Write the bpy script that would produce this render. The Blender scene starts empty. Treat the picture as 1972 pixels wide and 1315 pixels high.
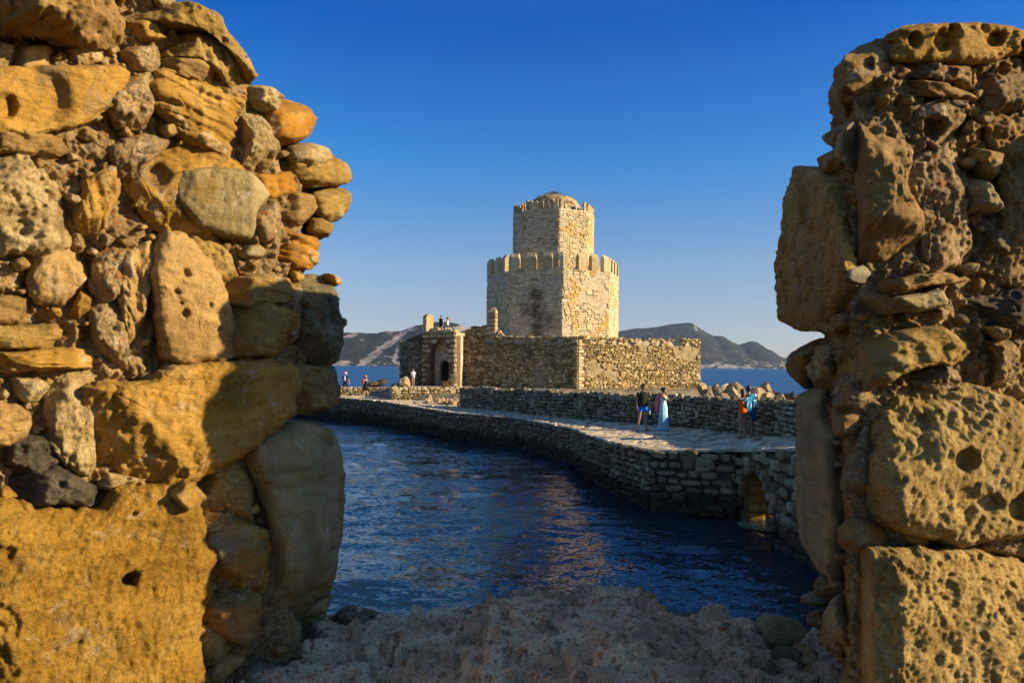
import bpy, bmesh, math, random
import numpy as np
from mathutils import Vector, Matrix

# ------------------------------------------------------------------ camera, sky, sun, exposure
scene = bpy.context.scene
COL = scene.collection
R = math.radians
FPX = 28.0 / 36.0 * 1972.0          # focal length in photo pixels
CAMZ = 4.0
ROLL = R(0.5)
HORIZ = 704.0

cam_d = bpy.data.cameras.new('camera')
cam_d.lens = 28.0
cam_d.sensor_width = 36.0
cam_d.shift_y = (HORIZ - 657.5) / 1972.0
cam_d.clip_start = 0.05
cam_d.clip_end = 60000
cam_d.dof.use_dof = True
cam_d.dof.focus_distance = 72.0
cam_d.dof.aperture_fstop = 14.0
cam = bpy.data.objects.new('camera', cam_d)
COL.objects.link(cam)
cam.matrix_world = Matrix.Translation((0, 0, CAMZ)) @ Matrix.Rotation(R(90), 4, 'X') @ Matrix.Rotation(ROLL, 4, 'Z')
scene.camera = cam

SUN_EL = R(20.0)
SUN_DIR = Vector((0.985 * math.cos(SUN_EL), -0.172 * math.cos(SUN_EL), math.sin(SUN_EL))).normalized()
sun_d = bpy.data.lights.new('sun', 'SUN')
sun_d.energy = 5.0
sun_d.angle = R(0.53)
sun_d.color = (1.0, 0.79, 0.52)
sun = bpy.data.objects.new('sun', sun_d)
COL.objects.link(sun)
sun.rotation_euler = SUN_DIR.to_track_quat('Z', 'Y').to_euler()
sun.location = (30, -5, 20)

world = bpy.data.worlds.new('World')
scene.world = world
world.use_nodes = True
wn = world.node_tree
wn.nodes.clear()
w_out = wn.nodes.new('ShaderNodeOutputWorld')
w_bg = wn.nodes.new('ShaderNodeBackground')
w_sky = wn.nodes.new('ShaderNodeTexSky')
w_sky.sky_type = 'NISHITA'
w_sky.sun_disc = False
w_sky.sun_elevation = SUN_EL
w_sky.sun_rotation = math.atan2(SUN_DIR.x, SUN_DIR.y)
w_sky.altitude = 0
w_sky.air_density = 0.7
w_sky.dust_density = 0.3
w_sky.ozone_density = 1.0
# polarised, saturated evening sky: colour balance by height above the horizon, brightened overhead as added shade fill
w_tc = wn.nodes.new('ShaderNodeTexCoord')
w_sep = wn.nodes.new('ShaderNodeSeparateXYZ')
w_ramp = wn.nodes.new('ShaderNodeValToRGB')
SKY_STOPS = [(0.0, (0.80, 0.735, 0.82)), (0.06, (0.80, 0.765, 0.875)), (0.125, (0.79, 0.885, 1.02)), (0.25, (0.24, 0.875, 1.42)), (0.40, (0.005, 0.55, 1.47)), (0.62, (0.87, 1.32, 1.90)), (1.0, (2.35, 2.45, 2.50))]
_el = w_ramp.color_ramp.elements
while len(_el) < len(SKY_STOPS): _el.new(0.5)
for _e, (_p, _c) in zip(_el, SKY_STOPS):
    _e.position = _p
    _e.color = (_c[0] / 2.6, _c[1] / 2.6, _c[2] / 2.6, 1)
w_mul = wn.nodes.new('ShaderNodeVectorMath'); w_mul.operation = 'MULTIPLY'
w_sc = wn.nodes.new('ShaderNodeVectorMath'); w_sc.operation = 'SCALE'
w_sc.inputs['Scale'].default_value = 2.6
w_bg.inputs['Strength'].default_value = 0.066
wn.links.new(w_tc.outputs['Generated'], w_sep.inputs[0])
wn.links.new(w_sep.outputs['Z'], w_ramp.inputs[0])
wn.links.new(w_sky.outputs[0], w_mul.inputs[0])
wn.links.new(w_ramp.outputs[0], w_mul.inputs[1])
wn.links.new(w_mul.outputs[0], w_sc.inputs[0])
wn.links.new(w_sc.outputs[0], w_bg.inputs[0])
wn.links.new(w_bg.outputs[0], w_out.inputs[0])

scene.view_settings.view_transform = 'Standard'
scene.view_settings.look = 'None'
scene.view_settings.exposure = 0.96
scene.view_settings.gamma = 1.0
scene.view_settings.use_curve_mapping = False
scene.cycles.max_bounces = 8
scene.cycles.diffuse_bounces = 3
scene.cycles.glossy_bounces = 3
scene.cycles.volume_bounces = 0
scene.cycles.use_denoising = True
scene.cycles.sample_clamp_indirect = 4.0


def ray(px, py):
    """World direction (y = 1) of a photo pixel; works on arrays."""
    u = (np.asarray(px, float) - 986.0) / FPX
    v = (HORIZ - np.asarray(py, float)) / FPX
    x = u * math.cos(ROLL) - v * math.sin(ROLL)
    z = u * math.sin(ROLL) + v * math.cos(ROLL)
    return x, z


def P(px, py, Y):
    x, z = ray(px, py)
    Y = np.asarray(Y, float)
    return np.stack([x * Y, Y + 0 * x, CAMZ + z * Y], -1)


def pixof(p):
    """Photo pixel of world points (n,3)."""
    p = np.asarray(p, float)
    x = p[..., 0] / p[..., 1]
    z = (p[..., 2] - CAMZ) / p[..., 1]
    u = x * math.cos(ROLL) + z * math.sin(ROLL)
    v = -x * math.sin(ROLL) + z * math.cos(ROLL)
    return 986 + u * FPX, HORIZ - v * FPX


# ------------------------------------------------------------------ noise in numpy
def _h(ix, iy, iz, seed):
    n = (ix.astype(np.int64) * 73856093) ^ (iy.astype(np.int64) * 19349663) ^ (iz.astype(np.int64) * 83492791) ^ (seed * 2654435761)
    n = (n & 0xffffffff).astype(np.uint64)
    n = ((n ^ (n >> np.uint64(15))) * np.uint64(2246822519)) & np.uint64(0xffffffff)
    n = ((n ^ (n >> np.uint64(13))) * np.uint64(3266489917)) & np.uint64(0xffffffff)
    n = n ^ (n >> np.uint64(16))
    return n.astype(np.float64) / 4294967296.0


def vnoise(p, seed=0):
    """Value noise, -1..1."""
    p = np.asarray(p, float)
    i = np.floor(p)
    f = p - i
    f = f * f * f * (f * (f * 6 - 15) + 10)
    i = i.astype(np.int64)
    r = 0
    for dx in (0, 1):
        wx = f[:, 0] if dx else 1 - f[:, 0]
        for dy in (0, 1):
            wy = f[:, 1] if dy else 1 - f[:, 1]
            for dz in (0, 1):
                wz = f[:, 2] if dz else 1 - f[:, 2]
                r = r + wx * wy * wz * _h(i[:, 0] + dx, i[:, 1] + dy, i[:, 2] + dz, seed)
    return r * 2 - 1


def fbm(p, scale, octv=4, seed=0, gain=0.5, ridged=False):
    p = np.asarray(p, float) * scale
    a, s, t = 1.0, 0.0, 0.0
    for o in range(octv):
        n = vnoise(p + 17.3 * o, seed + o)
        if ridged:
            n = 1 - 2 * np.abs(n)
        s = s + a * n
        t += a
        a *= gain
        p = p * 2.03
    return s / t


def worley(p, scale, seed=0):
    """Distance to the nearest feature point (cell units) and its random id."""
    p = np.asarray(p, float) * scale
    i = np.floor(p).astype(np.int64)
    best = np.full(len(p), 9.0)
    idv = np.zeros(len(p))
    for dx in (-1, 0, 1):
        for dy in (-1, 0, 1):
            for dz in (-1, 0, 1):
                cx, cy, cz = i[:, 0] + dx, i[:, 1] + dy, i[:, 2] + dz
                fx = cx + _h(cx, cy, cz, seed)
                fy = cy + _h(cx, cy, cz, seed + 1)
                fz = cz + _h(cx, cy, cz, seed + 2)
                d = np.sqrt((p[:, 0] - fx) ** 2 + (p[:, 1] - fy) ** 2 + (p[:, 2] - fz) ** 2)
                m = d < best
                best = np.where(m, d, best)
                idv = np.where(m, _h(cx, cy, cz, seed + 3), idv)
    return best, idv


def smooth(a, b, x):
    t = np.clip((x - a) / (b - a), 0, 1)
    return t * t * (3 - 2 * t)


# ------------------------------------------------------------------ object helpers
def link(o, parent=None):
    COL.objects.link(o)
    if parent is not None:
        o.parent = parent
    return o


def tag(o, label=None, cat=None, group=None, kind=None):
    if label: o['label'] = label
    if cat: o['category'] = cat
    if group: o['group'] = group
    if kind: o['kind'] = kind
    return o


def empty(name, loc=(0, 0, 0), rz=0.0):
    o = bpy.data.objects.new(name, None)
    o.location = loc
    o.rotation_euler = (0, 0, rz)
    o.empty_display_size = 0.2
    return link(o)


def mesh_np(name, V, F, mat=None, smooth_shade=True, tint=None):
    """Mesh from numpy verts (n,3) and an int face array (m,4) or (m,3), or a list of both."""
    me = bpy.data.meshes.new(name)
    V = np.asarray(V, np.float32)
    Fs = F if isinstance(F, list) else [F]
    Fs = [np.asarray(f, np.int32) for f in Fs if len(f)]
    loops = np.concatenate([f.ravel() for f in Fs])
    tot = np.concatenate([np.full(len(f), f.shape[1], np.int32) for f in Fs])
    start = np.concatenate([[0], np.cumsum(tot)[:-1]]).astype(np.int32)
    me.vertices.add(len(V))
    me.vertices.foreach_set('co', V.ravel())
    me.loops.add(len(loops))
    me.loops.foreach_set('vertex_index', loops)
    me.polygons.add(len(tot))
    me.polygons.foreach_set('loop_start', start)
    me.polygons.foreach_set('loop_total', tot)
    me.polygons.foreach_set('use_smooth', np.full(len(tot), bool(smooth_shade)))
    if tint is not None:
        a = me.attributes.new('tint', 'FLOAT', 'POINT')
        a.data.foreach_set('value', np.asarray(tint, np.float32))
    me.update(calc_edges=True)
    me.validate()
    if mat is not None:
        for m in (mat if isinstance(mat, (list, tuple)) else [mat]):
            me.materials.append(m)
    return me


def obj_np(name, V, F, mat, parent=None, smooth_shade=True, origin=None, tint=None):
    V = np.asarray(V, float)
    if origin is not None:
        V = V - np.asarray(origin)
    o = bpy.data.objects.new(name, mesh_np(name, V, F, mat, smooth_shade, tint))
    if origin is not None:
        o.location = origin
    return link(o, parent)


def grid_faces(nr, nc, wrap=False):
    i = np.arange(nr - 1)[:, None]
    j = np.arange(nc if wrap else nc - 1)[None, :]
    j2 = (j + 1) % nc
    a = i * nc + j
    b = i * nc + j2
    c = (i + 1) * nc + j2
    d = (i + 1) * nc + j
    return np.stack([a, b, c, d], -1).reshape(-1, 4)


def obj_bm(name, bm, mat, parent=None, smooth_shade=False, loc=None):
    bmesh.ops.recalc_face_normals(bm, faces=bm.faces)
    me = bpy.data.meshes.new(name)
    bm.to_mesh(me)
    bm.free()
    if mat is not None:
        for m in (mat if isinstance(mat, (list, tuple)) else [mat]):
            me.materials.append(m)
    for p in me.polygons:
        p.use_smooth = smooth_shade
    o = bpy.data.objects.new(name, me)
    if loc is not None:
        o.location = loc
    return link(o, parent)


def bm_prism(bm, pts, z0, z1):
    """Vertical prism over plan points; z0/z1 scalars or per-point lists."""
    n = len(pts)
    z0 = [z0] * n if np.isscalar(z0) else z0
    z1 = [z1] * n if np.isscalar(z1) else z1
    lo = [bm.verts.new((p[0], p[1], z0[i])) for i, p in enumerate(pts)]
    hi = [bm.verts.new((p[0], p[1], z1[i])) for i, p in enumerate(pts)]
    bm.faces.new(hi)
    bm.faces.new(lo[::-1])
    for i in range(n):
        j = (i + 1) % n
        bm.faces.new((lo[i], lo[j], hi[j], hi[i]))


def bm_box(bm, c, s, rz=0.0, jit=0.0, rng=None):
    vs = []
    cs, sn = math.cos(rz), math.sin(rz)
    for x in (-.5, .5):
        for y in (-.5, .5):
            for z in (-.5, .5):
                dx, dy, dz = x * s[0], y * s[1], z * s[2]
                if jit:
                    dx += rng.uniform(-jit, jit); dy += rng.uniform(-jit, jit); dz += rng.uniform(-jit, jit)
                vs.append(bm.verts.new((c[0] + dx * cs - dy * sn, c[1] + dx * sn + dy * cs, c[2] + dz)))
    for f in ((0, 1, 3, 2), (4, 6, 7, 5), (0, 4, 5, 1), (2, 3, 7, 6), (0, 2, 6, 4), (1, 5, 7, 3)):
        bm.faces.new([vs[i] for i in f])


# ------------------------------------------------------------------ materials
class NT:
    """Small node-tree writer."""
    def __init__(s, name):
        s.m = bpy.data.materials.new(name)
        s.m.use_nodes = True
        s.t = s.m.node_tree
        s.b = s.t.nodes['Principled BSDF']
        s.pos = None

    def n(s, typ, **kw):
        nd = s.t.nodes.new(typ)
        for k, v in kw.items():
            setattr(nd, k, v)
        return nd

    def L(s, a, b):
        s.t.links.new(a, b)

    def P(s):
        if s.pos is None:
            s.pos = s.n('ShaderNodeNewGeometry').outputs['Position']
        return s.pos

    def obj(s):
        tc = s.n('ShaderNodeTexCoord').outputs['Object']
        oi = s.n('ShaderNodeObjectInfo').outputs['Random']
        v = s.n('ShaderNodeVectorMath', operation='ADD')
        mu = s.math('MULTIPLY', oi, 37.0)
        s.L(tc, v.inputs[0]); s.L(mu, v.inputs[1])
        return v.outputs[0]

    def math(s, op, a, b=None, clamp=False):
        nd = s.n('ShaderNodeMath', operation=op, use_clamp=clamp)
        for i, x in enumerate((a, b)):
            if x is None: continue
            if isinstance(x, (int, float)): nd.inputs[i].default_value = x
            else: s.L(x, nd.inputs[i])
        return nd.outputs[0]

    def scale(s, vec, sc):
        nd = s.n('ShaderNodeVectorMath', operation='MULTIPLY')
        s.L(vec, nd.inputs[0]); nd.inputs[1].default_value = sc
        return nd.outputs[0]

    def dot(s, vec, d, off=0.0):
        nd = s.n('ShaderNodeVectorMath', operation='DOT_PRODUCT')
        s.L(vec, nd.inputs[0]); nd.inputs[1].default_value = d
        return s.math('SUBTRACT', nd.outputs['Value'], off)

    def noise(s, sc, det=4.0, rough=0.55, vec=None, dist=0.0):
        nd = s.n('ShaderNodeTexNoise')
        nd.inputs['Scale'].default_value = sc
        nd.inputs['Detail'].default_value = det
        nd.inputs['Roughness'].default_value = rough
        nd.inputs['Distortion'].default_value = dist
        s.L(vec if vec is not None else s.P(), nd.inputs['Vector'])
        return nd.outputs['Fac']

    def voro(s, sc, vec=None, feature='F1', out='Distance', rnd=1.0):
        nd = s.n('ShaderNodeTexVoronoi', feature=feature)
        nd.inputs['Scale'].default_value = sc
        nd.inputs['Randomness'].default_value = rnd
        s.L(vec if vec is not None else s.P(), nd.inputs['Vector'])
        return nd.outputs[out]

    def ramp(s, fac, stops, interp='LINEAR'):
        nd = s.n('ShaderNodeValToRGB')
        nd.color_ramp.interpolation = interp
        el = nd.color_ramp.elements
        while len(el) < len(stops): el.new(0.5)
        for e, (p, c) in zip(el, stops):
            e.position = p
            c = (c, c, c) if isinstance(c, (int, float)) else c
            e.color = (c[0], c[1], c[2], 1)
        s.L(fac, nd.inputs[0])
        return nd.outputs[0]

    def step(s, fac, a, b):
        """0 below a, 1 above b."""
        nd = s.n('ShaderNodeMapRange', interpolation_type='SMOOTHSTEP')
        nd.inputs['From Min'].default_value = a
        nd.inputs['From Max'].default_value = b
        s.L(fac, nd.inputs['Value'])
        return nd.outputs['Result']

    def mix(s, fac, a, b, blend='MIX'):
        nd = s.n('ShaderNodeMix', data_type='RGBA', blend_type=blend)
        for i, x in ((0, fac), (6, a), (7, b)):
            if isinstance(x, (int, float)): nd.inputs[i].default_value = x
            elif isinstance(x, tuple): nd.inputs[i].default_value = (*x, 1)
            else: s.L(x, nd.inputs[i])
        return nd.outputs[2]

    def bump(s, h, strength=0.5, dist=0.01, prev=None):
        nd = s.n('ShaderNodeBump')
        nd.inputs['Strength'].default_value = strength
        nd.inputs['Distance'].default_value = dist
        s.L(h, nd.inputs['Height'])
        if prev is not None: s.L(prev, nd.inputs['Normal'])
        return nd.outputs[0]

    def rnd(s):
        """Per-stone random: vertex tint plus object random, wrapped."""
        a = s.n('ShaderNodeAttribute', attribute_name='tint').outputs['Fac']
        o = s.n('ShaderNodeObjectInfo').outputs['Random']
        return s.math('FRACT', s.math('ADD', a, o))

    def done(s, col, rough=0.9, nrm=None, spec=0.2):
        if isinstance(col, tuple): s.b.inputs['Base Color'].default_value = (*col, 1)
        else: s.L(col, s.b.inputs['Base Color'])
        if isinstance(rough, (int, float)): s.b.inputs['Roughness'].default_value = rough
        else: s.L(rough, s.b.inputs['Roughness'])
        s.b.inputs['Specular IOR Level'].default_value = spec
        if nrm is not None: s.L(nrm, s.b.inputs['Normal'])
        return s.m


def flat_mat(name, col, rough=0.8, spec=0.2):
    t = NT(name)
    f = t.noise(60, 3, 0.6, t.obj())
    c = t.mix(f, tuple(x * 0.82 for x in col), tuple(min(1, x * 1.15) for x in col))
    return t.done(c, rough, None, spec)
# ------------------------------------------------------------------ close stone materials (metre scale, world position)
def rock_mat(name, stops, scale=9.0, patch=None, patch_scale=5.0, patch_at=(0.5, 0.62), grain=260.0, grain_amt=0.25,
             bump=0.5, crack=0.0, speck=None, stretch=(1, 1, 1), rough=0.92):
    t = NT(name)
    k = (0.69, 0.71, 0.78) if stops[1][1][2] < 0.06 else (0.81, 0.73, 0.45)
    adj = lambda q: tuple(a * b for a, b in zip(q, k))
    stops = [(a, adj(q)) for a, q in stops]
    patch = adj(patch) if patch is not None else None
    v = t.scale(t.P(), stretch)
    f = t.noise(scale, 7, 0.62, v, 0.4)
    c = t.ramp(f, stops)
    if patch is not None:
        pf = t.noise(patch_scale, 6, 0.65, v, 0.6)
        c = t.mix(t.step(pf, *patch_at), c, patch)
    g = t.noise(grain, 4, 0.7)
    c = t.mix(1.0, c, t.ramp(g, [(0.28, 1 - grain_amt * 1.4), (0.5, 1.0), (0.72, 1 + grain_amt)]), 'MULTIPLY')
    if speck is not None:
        sv = t.voro(speck[1], feature='F1', out='Color')
        sd = t.voro(speck[1], feature='F1')
        sep = t.n('ShaderNodeSeparateColor')
        t.L(sv, sep.inputs[0])
        k = t.math('MULTIPLY', t.step(sep.outputs[0], speck[2], speck[2] + 0.02), t.math('SUBTRACT', 1.0, t.step(sd, 0.3, 0.45)))
        c = t.mix(k, c, speck[0])
    # weathering: pale salt and lime crust, dark lichen freckles, bedding streaks, small solution pits
    cr_ = t.step(t.noise(13, 7, 0.75, v, 0.8), 0.57, 0.66)
    c = t.mix(t.math('MULTIPLY', cr_, 0.46), c, (0.42, 0.36, 0.26))
    lk = t.step(t.noise(38, 5, 0.75), 0.60, 0.66)
    c = t.mix(t.math('MULTIPLY', lk, 0.42), c, (0.055, 0.042, 0.022))
    bd = t.noise(30, 4, 0.7, t.scale(t.P(), (0.16, 0.16, 1.0)), 0.8)
    c = t.mix(1.0, c, t.ramp(bd, [(0.3, 0.74), (0.5, 1.0), (0.7, 1.18)]), 'MULTIPLY')
    dn = t.n('ShaderNodeTexNoise'); dn.inputs['Scale'].default_value = 34; dn.inputs['Detail'].default_value = 4
    t.L(v, dn.inputs['Vector'])
    dv = t.n('ShaderNodeVectorMath', operation='MULTIPLY_ADD')
    t.L(dn.outputs['Color'], dv.inputs[0]); dv.inputs[1].default_value = (.045, .045, .03); t.L(v, dv.inputs[2])
    pv = t.voro(40, dv.outputs[0])
    pm = t.math('MULTIPLY', t.math('SUBTRACT', 1.0, t.step(pv, 0.10, 0.24)), t.step(t.noise(9, 3, 0.6), 0.50, 0.60))
    c = t.mix(t.math('MULTIPLY', pm, 0.4), c, (0.06, 0.045, 0.025))
    h1 = t.noise(70, 6, 0.68, v, 0.3)
    nb = t.bump(t.math('SUBTRACT', 1.0, pm), 0.5, 0.006)
    nb = t.bump(bd, bump * 0.8, 0.010, nb)
    nb = t.bump(h1, bump, 0.012, nb)
    h2 = t.noise(grain, 5, 0.7)
    nb = t.bump(h2, bump * 0.9, 0.004, nb)
    if crack:
        cr = t.voro(16, t.scale(t.P(), (0.5, 0.5, 1.3)), 'DISTANCE_TO_EDGE')
        k = t.math('MULTIPLY', t.math('SUBTRACT', 1.0, t.step(cr, 0.0, 0.035)), t.step(t.noise(6, 2), 0.5, 0.6))
        nb = t.bump(t.math('SUBTRACT', 1.0, k), crack, 0.006, nb)
    return t.done(c, rough, nb, 0.15)


M = {}
M['yellow'] = rock_mat('yellow_sandstone', [(0.3, (0.26, 0.135, 0.018)), (0.5, (0.46, 0.25, 0.038)), (0.7, (0.56, 0.34, 0.08))],
                       7, (0.30, 0.235, 0.12), 4.0, (0.56, 0.70), bump=0.5, crack=0.5)
M['giant'] = rock_mat('ochre_sandstone', [(0.3, (0.25, 0.125, 0.012)), (0.5, (0.42, 0.225, 0.025)), (0.7, (0.50, 0.30, 0.06))],
                      6, (0.22, 0.15, 0.05), 9.0, (0.58, 0.72), bump=0.9, grain=150)
M['orange'] = rock_mat('orange_sandstone', [(0.3, (0.30, 0.12, 0.012)), (0.5, (0.48, 0.22, 0.022)), (0.7, (0.55, 0.30, 0.06))],
                       8, (0.25, 0.18, 0.07), 6.0, (0.55, 0.66), bump=0.5)
M['grey'] = rock_mat('grey_sandstone', [(0.3, (0.20, 0.165, 0.105)), (0.5, (0.31, 0.265, 0.18)), (0.7, (0.39, 0.34, 0.245))],
                     6, (0.24, 0.17, 0.075), 3.5, (0.54, 0.68), bump=0.45, stretch=(1, 1, 0.6))
M['olive'] = rock_mat('olive_sandstone', [(0.3, (0.20, 0.14, 0.05)), (0.5, (0.33, 0.235, 0.095)), (0.7, (0.42, 0.32, 0.16))],
                      8, (0.38, 0.22, 0.05), 5.0, (0.52, 0.64), bump=0.6)
M['brown'] = rock_mat('brown_sandstone', [(0.3, (0.19, 0.12, 0.055)), (0.5, (0.31, 0.21, 0.105)), (0.7, (0.40, 0.29, 0.16))],
                      8, (0.34, 0.20, 0.06), 5.0, (0.55, 0.67), bump=0.6)
M['tall'] = rock_mat('tan_sandstone', [(0.3, (0.27, 0.18, 0.09)), (0.5, (0.40, 0.275, 0.14)), (0.7, (0.47, 0.34, 0.19))],
                     7, (0.42, 0.25, 0.06), 4.0, (0.60, 0.72), bump=0.5, stretch=(1, 1, 0.4))
M['pale'] = rock_mat('pale_limestone', [(0.28, (0.22, 0.16, 0.09)), (0.48, (0.46, 0.36, 0.23)), (0.68, (0.62, 0.53, 0.39))],
                     14, (0.32, 0.19, 0.06), 6.0, (0.56, 0.66), bump=0.9, grain=180, grain_amt=0.35)
M['coarse'] = rock_mat('coarse_calcarenite', [(0.3, (0.32, 0.22, 0.09)), (0.5, (0.49, 0.36, 0.165)), (0.7, (0.60, 0.46, 0.25))],
                       10, (0.36, 0.24, 0.09), 5.0, (0.56, 0.7), bump=1.0, grain=130, grain_amt=0.3)
M['dark'] = rock_mat('dark_lichen_rock', [(0.3, (0.06, 0.045, 0.025)), (0.5, (0.13, 0.10, 0.055)), (0.72, (0.26, 0.20, 0.11))],
                     20, (0.22, 0.16, 0.08), 10.0, (0.60, 0.70), bump=1.0, grain=160, grain_amt=0.4)
M['greydark'] = rock_mat('grey_rough_rock', [(0.3, (0.13, 0.115, 0.085)), (0.5, (0.22, 0.20, 0.155)), (0.7, (0.31, 0.285, 0.225))],
                         14, (0.20, 0.14, 0.06), 5.0, (0.58, 0.7), bump=1.0, grain=150, grain_amt=0.4)
M['bluegrey'] = rock_mat('bluish_grey_rock', [(0.3, (0.16, 0.155, 0.14)), (0.5, (0.25, 0.245, 0.23)), (0.7, (0.34, 0.33, 0.31))],
                         8, (0.28, 0.22, 0.14), 7.0, (0.58, 0.7), bump=0.5)
M['terracotta'] = rock_mat('terracotta_fragment', [(0.3, (0.32, 0.12, 0.05)), (0.6, (0.45, 0.19, 0.08))], 20, bump=0.4)


def mortar_mat(name, base, peb, dens=0.45, sc=95.0):
    t = NT(name)
    f = t.noise(9, 6, 0.65)
    c = t.ramp(f, [(0.3, tuple(x * 0.55 for x in base)), (0.5, base), (0.7, tuple(min(1, x * 1.45) for x in base))])
    for k, (scl, seed) in enumerate(((sc, 0.0), (sc * 0.45, 3.1), (sc * 2.1, 7.7))):
        v = t.n('ShaderNodeVectorMath', operation='ADD')
        t.L(t.P(), v.inputs[0]); v.inputs[1].default_value = (seed, seed, seed)
        vd = t.voro(scl, v.outputs[0])
        vc = t.voro(scl, v.outputs[0], out='Color')
        sep = t.n('ShaderNodeSeparateColor'); t.L(vc, sep.inputs[0])
        on = t.math('MULTIPLY', t.step(sep.outputs[1], 1 - dens - 0.01, 1 - dens), t.math('SUBTRACT', 1.0, t.step(vd, 0.32, 0.5)))
        pc = t.ramp(sep.outputs[0], peb, 'CONSTANT')
        c = t.mix(t.math('MULTIPLY', on, 0.8), c, pc)
        hb = t.math('MULTIPLY', on, t.math('SUBTRACT', 0.5, vd))
        nb = t.bump(hb, 0.9, 0.012 if k != 1 else 0.02, None if k == 0 else nb)
    g = t.noise(220, 5, 0.75)
    c = t.mix(1.0, c, t.ramp(g, [(0.25, 0.6), (0.5, 1.0), (0.75, 1.3)]), 'MULTIPLY')
    nb = t.bump(g, 0.9, 0.006, nb)
    nb = t.bump(t.noise(60, 6, 0.7), 0.8, 0.015, nb)
    return t.done(c, 0.95, nb, 0.1)


PEB = [(0.0, (0.34, 0.20, 0.08)), (0.2, (0.52, 0.40, 0.24)), (0.36, (0.22, 0.18, 0.12)), (0.5, (0.42, 0.16, 0.05)),
       (0.6, (0.62, 0.52, 0.38)), (0.75, (0.30, 0.26, 0.20)), (0.9, (0.50, 0.30, 0.07))]
PEB2 = [(0.0, (0.20, 0.18, 0.15)), (0.2, (0.50, 0.45, 0.37)), (0.36, (0.14, 0.13, 0.12)), (0.5, (0.33, 0.15, 0.08)),
        (0.6, (0.60, 0.56, 0.48)), (0.75, (0.26, 0.24, 0.21)), (0.9, (0.40, 0.31, 0.20))]
PEB = [(a, tuple(x * y for x, y in zip(c, (.95, .86, .66)))) for a, c in PEB]
PEB3 = [(a, tuple(x * y for x, y in zip(c, (1.9, 1.45, 0.95)))) for a, c in PEB2]
M['mortar'] = mortar_mat('pebbly_mortar', (0.36, 0.245, 0.10), PEB)
M['conglo'] = mortar_mat('conglomerate_mortar', (0.37, 0.26, 0.115), PEB, 0.55, 80)
M['sill'] = mortar_mat('weathered_rubble_mortar', (0.80, 0.58, 0.33), PEB3, 0.4, 60)


# ------------------------------------------------------------------ the broken wall the camera looks through
LEFT_D = ([-700, -400, 0, 250, 475, 560, 620, 700], [1.05, 1.22, 1.46, 1.63, 1.80, 1.93, 2.12, 2.45])
RIGHT_D = ([1480, 1560, 1600, 1650, 1700, 1972, 2300, 2700], [2.20, 1.94, 1.73, 1.51, 1.50, 1.63, 1.78, 1.97])


def depth_of(wall, px):
    return np.interp(px, *(LEFT_D if wall == 'L' else RIGHT_D))


def face_normal(wall, px):
    a = P(px - 25, HORIZ, depth_of(wall, px - 25))
    b = P(px + 25, HORIZ, depth_of(wall, px + 25))
    t = b - a
    n = np.array([t[1], -t[0], 0.0])
    return n / np.linalg.norm(n)


def out_dir(wall, px, py):
    """Direction in which a stone bulges out of the wall face."""
    x, z = ray(px, py)
    v = -np.array([float(x), 1.0, float(z)])
    v /= np.linalg.norm(v)
    d = face_normal(wall, px) + 1.5 * v
    return d / np.linalg.norm(d)


BACK = {'L': np.array([-0.45, 0.89, 0.0]), 'R': np.array([0.45, 0.89, 0.0])}


def closed_curve(poly, res, rng, rough=1.6, calm=1.0, soft=1.0):
    p = np.array(poly, float)
    for _ in range(2):
        q = np.roll(p, -1, 0)
        a = 0.86 * p + 0.14 * q
        b = 0.14 * p + 0.86 * q
        p = np.stack([a, b], 1).reshape(-1, 2)
    q = np.roll(p, -1, 0)
    seg = np.linalg.norm(q - p, axis=1)
    L = seg.sum()
    n = max(24, int(L / res))
    t = np.linspace(0, L, n, endpoint=False)
    cum = np.concatenate([[0], np.cumsum(seg)])
    pp = np.vstack([p, p[:1]])
    x = np.interp(t, cum, pp[:, 0]); y = np.interp(t, cum, pp[:, 1])
    c = np.stack([x, y], 1)
    s = rng.uniform(0, 99)
    k = np.stack([x * 0.06 + s, y * 0.06, 0 * x + s], 1)
    nz = fbm(k, 1.0, 5, 3, 0.62)
    ctr = c.mean(0)
    d = c - ctr
    r = np.linalg.norm(d, axis=1, keepdims=True)
    n2 = fbm(k * .33 + 9, 1.0, 3, 8)
    return c + d / r * ((nz[:, None] * rough * 3.4 + n2[:, None] * (9.0 if calm > .6 else 4.0)) * soft * min(1.0, r.mean() / 60))


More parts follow.
